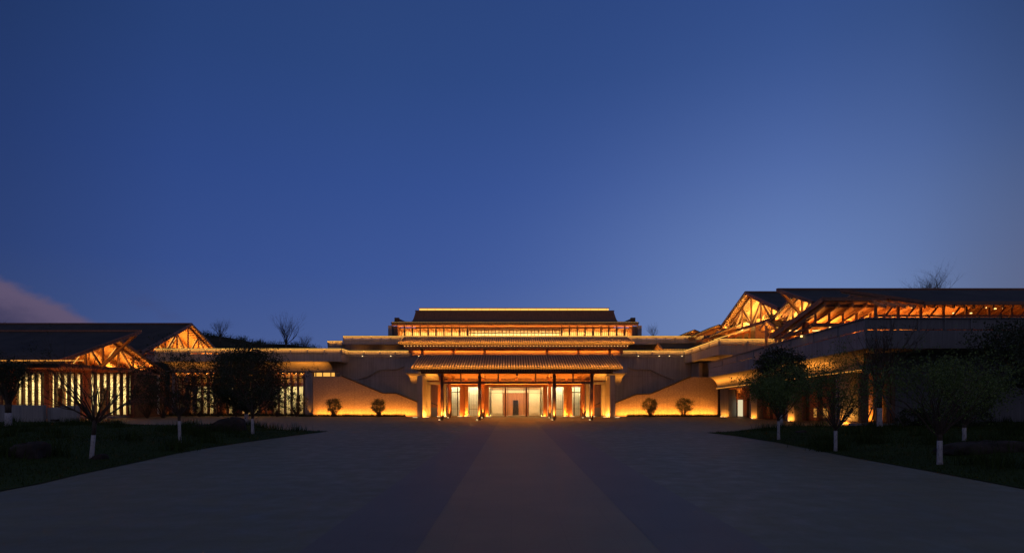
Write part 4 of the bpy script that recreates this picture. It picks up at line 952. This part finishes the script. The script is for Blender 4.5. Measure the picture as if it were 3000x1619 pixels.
for t0, t1, pw in ((.0, .30, 190), (.30, .45, 25), (.45, .6, 18), (.70, .88, 130)):
    area('soffit_light', (I0[0] + ix * t0 - .9, I0[1] + iy * t0, zi0 + (zi1 - zi0) * t0 + .05), (I0[0] + ix * t1 - .9, I0[1] + iy * t1, zi0 + (zi1 - zi0) * t1 + .05), (-.15, 0, 1), .1, pw, CONC, rb)
# columns of the arcade
for (pl, pm, pr, base, zt_) in ((2111, 2135, 2157, 1221, 3.4), (2200, 2217, 2236, 1226, 3.75), (2308, 2327, 2350, 1233, 4.1), (2461, 2491, 2521, 1243, 4.5)):
    Yb = gy(base); x0, x1 = X(pl, Yb), X(pm, Yb); yb2 = Yb + 1.6
    # plan: lit front face from pl to pm, side face going back and right to pr
    xs = X(pr, Yb + .9)
    m = MB(); m.hexa([(x0, Yb, 0), (x1, Yb, 0), (xs, Yb + .9, 0), (x0 + .5, Yb + 1.6, 0), (x0, Yb, zt_), (x1, Yb, zt_), (xs, Yb + .9, zt_), (x0 + .5, Yb + 1.6, zt_)]); m.build('arcade_column', 'concrete', rb)
# rear wall of the arcade with a pale lit door and low amber windows
W0, W1 = (27.6, 73.5), (32.6, 50.5)
def wp(t, z, off=0): return (W0[0] + (W1[0] - W0[0]) * t - off, W0[1] + (W1[1] - W0[1]) * t, z)
def wallseg(t0, t1, z0, z1, nm, mm, off=0, th=.2):
    a_, b_ = wp(t0, z0, off), wp(t1, z0, off); m_ = MB(); m_.hexa([a_, b_, (b_[0] + th, b_[1], z0), (a_[0] + th, a_[1], z0), (a_[0], a_[1], z1), (b_[0], b_[1], z1), (b_[0] + th, b_[1], z1), (a_[0] + th, a_[1], z1)]); return m_.build(nm, mm, rb)
wallseg(0, 1, 0, 4.6, 'rear_wall', 'veneer')
d = wallseg(.085, .125, .1, 2.1, 'lit_door', 'screen_cream', .06, .05); m = MB()
wallseg(.045, .07, 0, 2.3, 'door_frame', 'dark_metal', .1, .15); wallseg(.165, .20, 0, 2.3, 'door_frame', 'dark_metal', .1, .15)
for i, (t0, t1) in enumerate(((.575, .60), (.635, .66), (.69, .715), (.745, .77), (.80, .82))): wallseg(t0, t1, .35, 1.3, 'low_window', 'dim_window', .05, .04)
for i in range(9): wallseg(.27 + i * .08, .285 + i * .08, 0, 4.4, 'wall_fin', 'dark_timber', .35, .3)
MB().box(X(2160, 71), X(2235, 71), 71.2, 71.4, 2.85, 3.4).build('lobby_bulkhead', 'timber_boards', rb)
area('arcade_light', (X(2165, 71), 70.9, 3.42), (X(2230, 71), 70.9, 3.42), (0, .5, -1), .06, 22, AMBER, rb)
MB().box(X(2103, 71.5), X(2112, 71.5), 71.4, 71.6, 0, 3.45).build('dark_glass_slot', 'dark_metal', rb)
# front wall right of the arcade
YW = 47.6
MB().box(X(2620, YW), 52, YW, YW + .4, 0, zo1 + .1).build('front_wall', 'shaded_ribs', rb)
MB().box(I1[0] + .2, X(2620, YW) - .003, YW + .1, YW + .4, 4.3, zo1 + .1).build('front_lintel', 'concrete', rb)
x0, x1 = X(2521, YW), X(2620, YW)
m = MB(); [m.box(x - .16, x + .16, YW - .1, YW + .3, .3, 4.3) for x in (x0 + .15, X(2537, YW), X(2570, YW), X(2600, YW), x1 - .15)]; m.build('window_piers', 'dark_timber', rb)
m = MB(); m.box(x0, x1, YW + .1, YW + .14, 1.72, 1.78); f_ = m.build('window_frame', 'bronze_frame', rb); MB().box(x0, x1, YW + .15, YW + .16, .3, 4.3).build('pane', 'glass', f_)
MB().box(X(2532, 49.8), x1 + .8, YW + 2.2, YW + 2.4, 0, 4.4).build('interior_wall', 'timber_boards', rb); MB().box(x0, x1, YW + .2, YW + 2.2, .2, .3).build('interior_floor', 'veneer', rb)
area('window_uplight', (x0 + .2, YW + 1.7, .35), (x1 - .2, YW + 1.7, .35), (0, .35, 1), .1, 90, AMBER, rb)
MB().box(x0 - 1, X(2680, YW), YW - 1.2, YW, 0, .22).build('plinth', 'concrete', rb)
MB().box(32.5, 60, 43.75, 60, zo1 + .12, zo1 + .4).build('upper_deck', 'concrete', rb)
area('corner_light', (X(2500, 47), 47.0, 4.75), (X(2560, 47), 47.0, 4.75), (-.3, -.4, 1), .1, 3, CONC, rb)

# ================================================================== LOW WALLS bottom left
YV = 51.0
def lowwall(p0, p1, y, zt_, mm, label):
    t = MB().box(X(p0, YV), X(p1, YV), y, y + .35, 0, zt_).build('garden_wall', mm, None, loc=((X(p0, YV) + X(p1, YV)) / 2, y, 0))
    return tag(t, label, 'wall', 'low concrete garden walls')
lowwall(-200, 63, YV + .2, 1.68, 'concrete', 'smooth bluish low concrete wall behind the white trunk at the left edge')
lowwall(63.3, 127, YV, 1.66, 'ribbed_concrete', 'ribbed low concrete wall panel left of the recessed smooth one')
lowwall(127.3, 177, YV + .4, 1.45, 'concrete', 'recessed smooth low concrete wall panel with a dark slot near its foot')
lowwall(177.3, 226, YV, 1.62, 'ribbed_concrete', 'ribbed low concrete wall panel at the right end of the low walls')
tag(MB().box(X(146, YV), X(164, YV), YV + .05, YV + .36, .25, .42).build('wall_vent', 'dark_metal'), 'small dark slot box in front of the recessed low wall', 'vent')

# ================================================================== UPLIGHT FIXTURES in the paving
proto = None
def uplight(x, y, label, group, big=False):
    global proto
    if proto is None:
        proto = thing('ground_uplight', label, 'lamp', (0, 0, 0), group)
        m_ = MB(); m_.tube([(0, 0, .0), (0, 0, .05)], [.13, .12], 16); hs = m_.build('housing', 'dark_metal', proto, False)
        m_ = MB(); m_.tube([(0, 0, .051), (0, 0, .075)], [.10, .085], 16); m_.build('lens', 'lamp_lens', proto, True); o = proto
    else: o = copy_tree(proto)
    o.location = (x, y, 0); o['label'] = label; o['group'] = group; return o
ords = ['leftmost', 'left inner', 'right inner', 'rightmost']
for i, x in enumerate(CXs):
    uplight(AX + x - .25, 59.95, f'round ground uplight at the foot of the {ords[i]} front porch column', 'uplights in the entrance paving')
    spot('column_uplight', (AX + x - .1, 59.98, .08), (.0, .10, 1), 620, AMBER, 44, .9, .04)
for i, x in enumerate(CXs):
    uplight(AX + x - .1, 66.95, f'round ground uplight at the foot of the {ords[i]} inner porch column', 'uplights in the entrance paving')
    spot('column_uplight', (AX + x, 67.0, .08), (.0, .08, 1), 300, AMBER, 40, .9, .04)
# strip shaped uplights at the piers and end pillars
sl0 = None
def strip_light(x, y, w, label, pw, n_, col=CONC):
    global sl0
    if sl0 is None:
        sl0 = thing('linear_uplight', label, 'lamp', (0, 0, 0), 'linear uplights along the entrance piers')
        MB().box(-.30, .30, -.07, .07, 0, .04).build('housing', 'dark_metal', sl0); MB().box(-.27, .27, -.05, .05, .041, .06).build('lens', 'lamp_lens', sl0); o = sl0
    else: o = copy_tree(sl0)
    o.location = (x, y, 0); o['label'] = label
    area('pier_light', (x - w / 2, y, .07), (x + w / 2, y, .07), n_, .08, pw * 4.5, col)
for s, sd in ((-1, 'left'), (1, 'right')):
    strip_light(AX + s * 11.9, 68.2, .4, f'linear uplight outside the {sd} concrete end pillar', 1.5, (0, .2, 1))
    strip_light(AX + s * 10.7, 69.4, .5, f'linear uplight inside the {sd} concrete end pillar', 42, (s * .30, .15, 1))
    area('pillar_light', (AX + s * 10.8, 69.0, .07), (AX + s * 10.8, 71.6, .07), (s * .45, 0, 1), .08, 260, CONC)
    strip_light(AX + s * 9.5, 71.6, .4, f'linear uplight before the {sd} flank pier beside the alcove', 2, (0, .3, 1))
    strip_light(AX + s * (q(1305)), 71.5, .5, f'linear uplight before the {sd} concrete pier beside the glass doors', 38, (0, .35, 1))
    strip_light(AX + s * (q(1350)), 71.9, .4, f'linear uplight at the outer side of the {sd} veneered pier', 7, (0, .3, 1))
    strip_light(AX + s * (q(1368)), 72.3, .5, f'linear uplight before the {sd} glowing reveal', 24, (0, .4, 1))
    strip_light(AX + s * (q(1432)), 72.0, .4, f'linear uplight at the {sd} jamb of the central vestibule', 12, (0, .4, 1))
    area('alcove_light', (AX + s * 9.9, 75.6, .1), (AX + s * 11.2, 75.6, .1), (0, .35, 1), .1, 18, AMBER)
panel('porch_floor_glow', (AX, 71.0, 3.7), 16, .3, (0, -.35, -1), 130, ORANGE)
for i, (px_, py_, dy_) in enumerate(((2112.5, 1221.5, 1), (2123, 1221.8, 1), (2204, 1227, 1), (2311, 1234, 1), (2468, 1243.5, 1))):
    y = gy((1221, 1221, 1226, 1233, 1243)[i]) - .38; x = X(px_, y)
    names = ['at the first arcade column, left of the pair', 'at the first arcade column, right of the pair', 'at the second arcade column from the stone wall', 'at the third arcade column from the stone wall', 'at the broad near arcade column behind the leafy tree']
    uplight(x, y, 'round ground uplight ' + names[i], 'uplights at the arcade columns')
    if i in (0, 2, 3, 4): pl_, pm_, b_ = {0: (2111, 2135, 1221), 2: (2200, 2217, 1226), 3: (2308, 2327, 1233), 4: (2461, 2491, 1243)}[i]; area('arcade_light', (X(pl_ + 2, gy(b_)), gy(b_) - .34, .08), (X(pm_ - 2, gy(b_)), gy(b_) - .34, .08), (0, .4, 1), .08, (34, 30, 34, 60)[max(0, i - 1)], CONC, rb)

# ================================================================== VEGETATION
def leaf(m_, p, sz, rnd):
    a = Vector((rnd.gauss(0, 1), rnd.gauss(0, 1), rnd.gauss(0, .7))).normalized(); b = a.orthogonal().normalized(); t = rnd.uniform(0, 6.28)
    u = b * math.cos(t) + a.cross(b) * math.sin(t); v = a.cross(u); o = len(m_.v); l_ = sz * rnd.uniform(.7, 1.3); w_ = l_ * .55
    m_.v += [tuple(p - u * l_ * .5), tuple(p + v * w_ * .5), tuple(p + u * l_ * .5), tuple(p - v * w_ * .5)]; m_.f.append((o, o + 1, o + 2, o + 3))
def branch(m_, p, d, L, r, depth, rnd, tips, spread=.5, up=.25, n=5, kids=(2, 3)):
    pts = [p.copy()]; rad = [r]; seg = 4; q_ = p.copy(); dd_ = d.copy()
    for i in range(seg):
        dd_ = (dd_ + Vector((rnd.gauss(0, .10), rnd.gauss(0, .10), rnd.gauss(0, .06) + up * .18))).normalized(); q_ = q_ + dd_ * (L / seg); pts.append(q_.copy()); rad.append(r * (1 - .55 * (i + 1) / seg))
    m_.tube(pts, rad, n, False)
    if depth <= 0: tips.append(pts[1:]); return
    tips.append(pts[2:])
    for k_ in range(rnd.randint(*kids)):
        t = rnd.choice([2, 3, 4, 4]); s_ = pts[t]; w_ = Vector((rnd.gauss(0, 1), rnd.gauss(0, 1), rnd.gauss(0, .6))); nd_ = (dd_ + w_ * spread).normalized()
        branch(m_, s_, nd_, L * rnd.uniform(.6, .82), rad[t] * .72, depth - 1, rnd, tips, spread, up, max(3, n - 1), kids)
def tree(name, label, cat, x, y, z0, trunk_h, r, limbs, L, leaves, lsz, mt, seed, white=0.0, lean=(0, 0), spread=.45, tilt=(25, 55), depth=2, group=None, up=.3, jitter=.16, shape=None, bark='bark', kids=(2, 3)):
    rnd = random.Random(seed); t = thing(name, label, cat, (x, y, z0), group)
    base = Vector((x, y, z0)); top = base + Vector((lean[0], lean[1], trunk_h)); m_ = MB(); wz = white
    if white:
        k_ = white / trunk_h; mid = base.lerp(top, k_)
        mw = MB(); mw.tube([base - Vector((0, 0, .1)), base.lerp(top, k_ * .15), base.lerp(top, k_ * .6), mid], [r * 1.3, r * 1.08, r * 1.0, r * 1.02], 10); mw.build('painted_trunk', 'whitewash', t, True)
        m_.tube([mid - (top - base) * .02, mid.lerp(top, .5), top], [r * .97, r * .95, r * 1.1], 10)
    else: m_.tube([base - Vector((0, 0, .1)), base.lerp(top, .3), top], [r * 1.35, r * 1.05, r * .95], 10)
    tips = []; mbr = m_
    for i in range(limbs):
        a = 2 * math.pi * (i + rnd.uniform(-.3, .3)) / limbs; ti = R(rnd.uniform(*tilt)); d_ = Vector((math.sin(ti) * math.cos(a), math.sin(ti) * math.sin(a), math.cos(ti)))
        branch(mbr, top - Vector((0, 0, rnd.uniform(0, trunk_h * .12))), d_, L * rnd.uniform(.75, 1.1), r * rnd.uniform(.38, .55), depth, rnd, tips, spread, up, 5, kids)
    m_.build('trunk', bark, t, True)
    if leaves:
        lm = MB(); k_ = 0
        while k_ < leaves:
            pts = rnd.choice(tips); i = rnd.randrange(len(pts) - 1) if len(pts) > 1 else 0
            p = pts[i].lerp(pts[min(i + 1, len(pts) - 1)], rnd.random()); cl = rnd.randint(3, 8)
            cp = p + Vector((rnd.gauss(0, jitter), rnd.gauss(0, jitter), rnd.gauss(0, jitter * .8)))
            for _ in range(cl): leaf(lm, cp + Vector((rnd.gauss(0, lsz * .9), rnd.gauss(0, lsz * .9), rnd.gauss(0, lsz * .8))), lsz, rnd)
            k_ += cl
        lm.build('crown', mt, t)
    return t
def dome_tree(name, label, cat, x, y, z0, trunk_h, r, cz, rx, rz, leaves, lsz, mt, seed, white=0.0, stems=1, group=None, holes=.35, flat_bottom=.5):
    """dense clipped looking crown of leaf clumps round a visible branch frame"""
    rnd = random.Random(seed); t = thing(name, label, cat, (x, y, z0), group); base = Vector((x, y, z0)); m_ = MB(); tips = []
    C_ = base + Vector((0, 0, cz))
    if white:
        mw = MB(); mw.tube([base - Vector((0, 0, .1)), base + Vector((0, 0, white * .5)), base + Vector((0, 0, white))], [r * 1.25, r * 1.02, r], 10); mw.build('painted_trunk', 'whitewash', t, True)
        m_.tube([base + Vector((0, 0, white * .98)), base + Vector((0, 0, trunk_h))], [r * .97, r * .95], 8)
        starts = [base + Vector((0, 0, trunk_h))]
    else: starts = [base + Vector((rnd.uniform(-.06, .06), rnd.uniform(-.06, .06), -.05)) for _ in range(stems)] if stems > 1 else [base]
    if not white and stems == 1: m_.tube([base - Vector((0, 0, .1)), base + Vector((0, 0, trunk_h))], [r * 1.2, r * .9], 8); starts = [base + Vector((0, 0, trunk_h))]
    clumps = []
    nc = max(60, leaves // 32)
    for i in range(nc):
        while True:
            v = Vector((rnd.uniform(-1, 1), rnd.uniform(-1, 1), rnd.uniform(-1, 1)))
            if v.length < 1 and (v.z > -flat_bottom or rnd.random() < .3): break
        v = v * (.55 + .45 * rnd.random() ** .5) if v.length > .001 else v
        v = v.normalized() * (v.length ** .45) * rnd.uniform(.82, 1.06)
        clumps.append(C_ + Vector((v.x * rx, v.y * rx, v.z * rz)))
    for i, cp in enumerate(clumps[: min(nc, 46)]):
        s_ = rnd.choice(starts); mid = s_.lerp(cp, .5) + Vector((rnd.gauss(0, .1) * rx, rnd.gauss(0, .1) * rx, -.10 * rz)); m_.tube([s_, s_.lerp(mid, .6), mid, cp], [r * .45, r * .3, r * .2, r * .07], 4, False)
    m_.build('trunk', 'bark', t, True)
    lm = MB(); per = leaves // nc; cs = (rx * rz) ** .5 * .12
    for cp in clumps:
        if rnd.random() < holes * .3: continue
        for _ in range(int(per * rnd.uniform(.6, 1.4))): leaf(lm, cp + Vector((rnd.gauss(0, cs), rnd.gauss(0, cs), rnd.gauss(0, cs * .7))), lsz, rnd)
    lm.build('crown', mt, t); return t

def G(px, py, H):   # ground point with mound height
    y = gy(py); x = X(px, y); return x, y, H(x, y) * .0
def onlawn(px, py, H):
    # point on the mound surface seen at px,py
    y = gy(py)
    for _ in range(12):
        x = X(px, y); z = H(x, y); y = (EYE - z) * F / (py - HY)
    return X(px, y), y, H(X(px, y), y)
# lawn trees with whitewashed trunks
gW = 'young trees with whitewashed trunks on the lawns'
x, y, z = onlawn(24, 1247, hL); tree('lawn_tree', 'tree at the left edge with thick whitewashed trunk before the low wall', 'tree', x, y, z, 1.55, .20, 10, 1.95, 4200, .12, 'leaf_dark', 11, white=.95, tilt=(12, 50), depth=2, group=gW)
x, y, z = onlawn(268, 1343, hL); tree('lawn_tree', 'bare branched vase shaped tree leaning over the left lawn, nearest on the left', 'tree', x, y, z, 1.35, .066, 18, 1.55, 2300, .045, 'leaf_dark', 12, white=.82, lean=(.12, 0), tilt=(18, 68), depth=2, group=gW, spread=.34, up=.12, kids=(3, 4))
x, y, z = onlawn(527, 1299, hL); tree('lawn_tree', 'thin leafed vase shaped tree between the boulder and the leaning tree', 'tree', x, y, z, 1.3, .066, 16, 1.7, 7000, .07, 'leaf_dark', 13, white=1.02, lean=(-.04, 0), tilt=(15, 60), depth=2, group=gW, spread=.4)
x, y, z = onlawn(740, 1270, hL); tree('lawn_tree', 'slim whitewashed tree just right of the boulder, in front of the big round tree', 'tree', x, y, z, 1.1, .08, 12, 2.0, 6000, .085, 'leaf_dark', 14, white=.9, tilt=(15, 58), depth=2, group=gW)
x, y, z = onlawn(722, 1243, hL); dome_tree('round_tree', 'big dense dome shaped tree on the left, dark against the glazed pavilion', 'tree', x, y, z, 1.1, .17, 3.75, 3.05, 3.05, 27000, .15, 'leaf_dark', 15, white=.9, holes=.5)
x, y, z = onlawn(2281, 1287, hR); tree('lawn_tree', 'narrow whitewashed tree left of the others on the right lawn, with fine green crown', 'tree', x, y, z, 1.1, .07, 12, 1.45, 12000, .085, 'leaf_spring', 21, white=.98, tilt=(12, 55), depth=2, group=gW, jitter=.28)
x, y, z = onlawn(2288, 1253, hR); dome_tree('round_tree', 'dark round topped tree standing behind the narrow one on the right lawn', 'tree', x, y, z, 1.2, .14, 4.35, 1.9, 1.9, 8500, .15, 'leaf_dark', 22, white=1.0)
x, y, z = onlawn(2448, 1321, hR); tree('lawn_tree', 'vase shaped tree whose bare limbs cross the bright arcade column', 'tree', x, y, z, .95, .066, 18, 1.75, 9000, .065, 'leaf_spring', 23, white=.85, tilt=(12, 56), depth=2, group=gW, jitter=.22)
x, y, z = onlawn(2753, 1360, hR); tree('lawn_tree', 'broad green crowned tree with white trunk, nearest on the right lawn', 'tree', x, y, z, .98, .076, 16, 1.5, 6500, .06, 'leaf_spring', 24, white=.78, tilt=(15, 62), depth=2, group=gW, jitter=.22)
x, y, z = onlawn(2825, 1290, hR); tree('lawn_tree', 'small low tree with short white trunk behind the broad one, far right', 'tree', x, y, z, .75, .08, 12, 1.6, 9000, .085, 'leaf_spring', 25, white=.62, tilt=(15, 60), depth=2, group=gW, jitter=.26)
y = 41.5; x = X(2577, y); z = hR(x, y)
tree('staked_tree', 'tall bare tree held by wooden stakes before the near end of the ramp building', 'tree', x, y, z, 2.6, .17, 10, 3.0, 700, .10, 'leaf_dark', 26, white=1.35, tilt=(10, 45), depth=2, up=.5, kids=(3, 4), spread=.4)
t = thing('tree_stake_tripod', 'slanting wooden stakes propping the tall bare tree', 'tree stakes', (x, y, z))
for a in (200, 320, 80, 10):
    dx_, dy_ = math.cos(R(a)), math.sin(R(a)); MB().tube([(x + dx_ * 1.5, y + dy_ * 1.5, z - .05), (x + dx_ * .12, y + dy_ * .12, z + 2.5)], [.045, .04], 8).build('stake', 'bark_grey', t, True)
# large dark trees at the far right
tree('large_tree', 'tall dark broad tree at the right edge of the photo', 'tree', 30.4, 31.5, .2, 1.2, .24, 9, 2.7, 15000, .13, 'leaf_dark', 31, tilt=(8, 50), depth=2, jitter=.4, up=.4)
tree('large_tree', 'dark leafy tree behind the broad lawn tree, filling the right edge', 'tree', 35.6, 39.0, .1, 2.0, .26, 9, 2.7, 13000, .16, 'leaf_dark', 32, tilt=(10, 60), depth=2, jitter=.5)
dome_tree('round_bush', 'dark rounded bush at the foot of the ribbed wall', 'bush', X(2690, 44), 44.5, .05, .3, .08, .7, 1.3, .8, 2600, .12, 'leaf_dark', 33, stems=4)
dome_tree('round_bush', 'wider dark bush right of the one by the ribbed wall', 'bush', X(2830, 42), 42.5, .05, .3, .08, .8, 2.2, .95, 4000, .12, 'leaf_dark', 34, stems=4)
# trees and bushes near the facade
gs = 'small round trees in front of the stone walls'
for i, (px_, r_, zc_, lb) in enumerate(((978, .98, 1.25, 'small round tree silhouetted on the left stone wall, the outer one'), (1109, .84, 1.2, 'small round tree silhouetted on the left stone wall, nearer the entrance'),
                        (1904, .90, 1.25, 'small round tree silhouetted on the right stone wall, nearer the entrance'), (2004, 1.12, 1.3, 'small round tree silhouetted on the right stone wall, the outer one'))):
    dome_tree('small_tree', lb, 'tree', X(px_, 72.3), 72.3, 0, .4, .07, zc_ + .12, r_ * 1.05, 1.10, 5200, .10, 'leaf_shrub', 40 + i, stems=4, group=gs, holes=.7, flat_bottom=.6)
gb = 'leafy bushes along the left glazing'
blab = ['beside the grey pier of the pavilion', 'second from the grey pier along the glazing', 'behind the round tree, low by the glass', 'left of the round tree by the glass', 'between the round tree and the left pavilion pier', 'at the left pavilion pier', 'before the dark link wall', 'before the right end of the orange column hall']
for i, (px_, h_, r_) in enumerate(((868, 1.9, 1.35), (812, 1.6, 1.3), (690, 1.5, 1.2), (640, 1.9, 1.4), (585, 2.2, 1.5), (545, 1.7, 1.1), (478, 2.7, 1.7), (430, 2.9, 1.6))):
    dome_tree('leafy_bush', 'loose dark leafy bush ' + blab[i], 'bush', X(px_, 67.2 if px_ < 500 else 73), 67.2 if px_ < 500 else 73, 0, .4, .07, h_, r_, h_ * .85, 2300, .15, 'leaf_dark', 60 + i, stems=4, group=gb, holes=1.0)
dome_tree('small_tree', 'small dark tree on the upper terrace before the timber gables', 'tree', X(2262, 66.5), 66.5, 7.6, .8, .07, 3.4, 1.15, 1.1, 1500, .14, 'leaf_dark', 77)
# bare winter trees on the skyline
gk = 'bare trees on the skyline'
def bare(px_, ytop, ybase, Y, seed, lab, spread_=.42, limbs=12):
    zt_, zb_ = Z(ytop, Y), Z(ybase, Y); H_ = zt_ - zb_
    tree('bare_tree', lab, 'tree', X(px_, Y), Y, zb_ - H_ * .25, H_ * .35, H_ * .034, limbs, H_ * .52, 0, .1, 'leaf_dark', seed, tilt=(8, 50), depth=3, up=.45, spread=spread_, group=gk, bark='bark', kids=(3, 4))
bare(645, 938, 990, 150, 81, 'bare twiggy tree on the hill crest right of the left gable')
bare(838, 940, 1015, 130, 82, 'tallest bare tree rising behind the left pavilion parapet')
bare(893, 984, 1020, 130, 83, 'low spreading bare tree just right of the tallest skyline tree', .6)
bare(1914, 955, 990, 120, 84, 'small bare tree just right of the central hall roof')
bare(2722, 806, 905, 75, 85, 'bare branched tree poking above the long right roof ridge', .55, 16)
# hill
hill = MB()
def hz(u, v):
    x_ = -330 + 275 * u; y_ = 170 + 120 * v
    top_ = 28.0 if x_ < -121 else 28.0 - (x_ + 121) * .115
    top_ += 6.5 * math.exp(-((x_ + 215) / 14) ** 2); fall = 1 / (1 + math.exp((x_ + 66) / 2.5))
    return (x_, y_, top_ * fall * max(0, math.sin(math.pi * min(1, v * .95 + .03))) ** .5 - 1 + .5 * math.sin(x_ * .21) * fall)
hill.grid(hz, 90, 14); tag(hill.build('hill', 'hill_scrub', smooth=True), kind='structure')
rnd = random.Random(5); m = MB(); mt_ = MB()
for i in range(520):
    u = rnd.uniform(.25, .97); v = rnd.uniform(.30, .75); p = Vector(hz(u, v))
    if p.z < 17: continue
    for _ in range(30): leaf(m, p + Vector((rnd.gauss(0, 1.2), rnd.gauss(0, 1.2), abs(rnd.gauss(0, .6))), ), .45, rnd)
    for _ in range(5): a = Vector((rnd.gauss(0, .5), rnd.gauss(0, .5), 1)).normalized(); m.tube([p, p + a * rnd.uniform(1.2, 2.8)], [.05, .02], 3, False)
tag(m.build('hillside_scrub', 'leaf_dark'), 'dark scrub and thin trees covering the hill behind', None, None, 'stuff')
# planting strips
def blades(area_pts, n_, h0, h1, mtl, name, lab, seed, w=.03, H=None):
    rnd_ = random.Random(seed); m_ = MB(); k_ = 0
    while k_ < n_:
        x_, y_ = area_pts(rnd_); z_ = H(x_, y_) if H else 0; hh = rnd_.uniform(h0, h1); a = rnd_.uniform(0, 6.28); lx, ly = rnd_.gauss(0, .25) * hh, rnd_.gauss(0, .25) * hh; o = len(m_.v)
        m_.v += [(x_ - math.cos(a) * w, y_ - math.sin(a) * w, z_), (x_ + math.cos(a) * w, y_ + math.sin(a) * w, z_), (x_ + lx, y_ + ly, z_ + hh)]; m_.f.append((o, o + 1, o + 2)); k_ += 1
    return tag(m_.build(name, mtl), lab, None, None, 'stuff')
blades(lambda r_: (r_.uniform(X(880, 72.9), X(1188, 72.9)), r_.uniform(72.3, 73.2)), 3200, .12, .42, 'leaf_dark', 'grass_strip', 'low dark grass strip along the left stone wall', 1)
blades(lambda r_: (r_.uniform(X(1836, 72.9), X(2106, 72.9)), r_.uniform(72.3, 73.2)), 2800, .12, .40, 'leaf_dark', 'grass_strip', 'low dark grass strip along the right stone wall', 2)
blades(lambda r_: (r_.uniform(X(400, 75), X(893, 75)), r_.uniform(74.2, 75.8)), 3200, .15, .6, 'leaf_dark', 'ground_cover', 'low dark planting along the left glazing', 3)
for i_, (lw, seed) in enumerate(((lawnL, 5), (lawnR, 6))):
    pts_, ins, dst, H_ = lw; xs = [p[0] for p in pts_]; ys = [p[1] for p in pts_]
    def pick(r_, ins=ins, xs=xs, ys=ys, sgn=(-1 if i_ == 0 else 1)):
        while True:
            y_ = min(ys) + (max(ys) - min(ys)) * r_.random() ** 1.5; x_ = r_.uniform(min(xs), max(xs))
            if abs(x_) < y_ * .93 and ins(x_, y_): return x_, y_
    blades(pick, 26000, .03, .11, 'leaf_grass', 'lawn_grass', ('grass blades on the left lawn', 'grass blades on the right lawn')[i_], seed, .012, H_)
    cl = [pick(random.Random(90 + seed + j)) for j in range(46)]
    def pick2(r_, cl=cl): c_ = r_.choice(cl); return c_[0] + r_.gauss(0, .35), c_[1] + r_.gauss(0, .3)
    blades(pick2, 5000, .2, .65, 'leaf_grass', 'reed_tufts', ('taller reed tufts on the left lawn', 'taller reed tufts on the right lawn')[i_], seed + 20, .014, H_)
# boulders
def boulder(px_, py_, w, h, dep, seed, label, H):
    x_, y_, z_ = onlawn(px_, py_, H); rnd_ = random.Random(seed); m_ = MB(); n1, n2 = 22, 12; ph = [rnd_.uniform(0, 6.28) for _ in range(8)]
    def fn(u, v):
        a = u * 2 * math.pi; t = v * math.pi * .5; rr_ = 1 + .13 * math.sin(2 * a + ph[0]) + .08 * math.sin(3 * a + ph[1] + t * 2) + .05 * math.sin(7 * a + ph[2]) * math.cos(5 * t + ph[3])
        e = .62; cx_ = math.copysign(abs(math.cos(a)) ** e, math.cos(a)); sx_ = math.copysign(abs(math.sin(a)) ** e, math.sin(a)); ct = math.cos(t) ** .55
        zz = math.sin(t) ** .8 * (1 + .22 * cx_ * ct) + .05 * math.sin(4 * a + ph[4])
        return (x_ + cx_ * ct * rr_ * w / 2, y_ + .6 + sx_ * ct * rr_ * dep / 2, z_ - .08 + zz * h)
    m_.grid(fn, n1, n2); return tag(m_.build('boulder', 'rock', None, False, loc=(x_, y_, z_)), label, 'boulder', 'boulders on the lawns')
boulder(655, 1262, 2.05, .88, 1.6, 3, 'big rounded brown boulder beside the slim tree on the left lawn', hL)
boulder(560, 1255, 1.2, .30, 1.0, 4, 'low flat boulder left of the big rounded one', hL)
boulder(38, 1345, 1.25, .5, 1.0, 5, 'dark boulder near the left edge in the grass', hL)
boulder(252, 1347, .5, .22, .5, 6, 'small stone at the foot of the leaning tree', hL)
boulder(2920, 1325, 2.6, .42, 1.4, 7, 'long dark flat boulder at the far right of the lawn', hR)
boulder(2360, 1268, .7, .2, .6, 8, 'small dark stone behind the trees on the right lawn', hR)
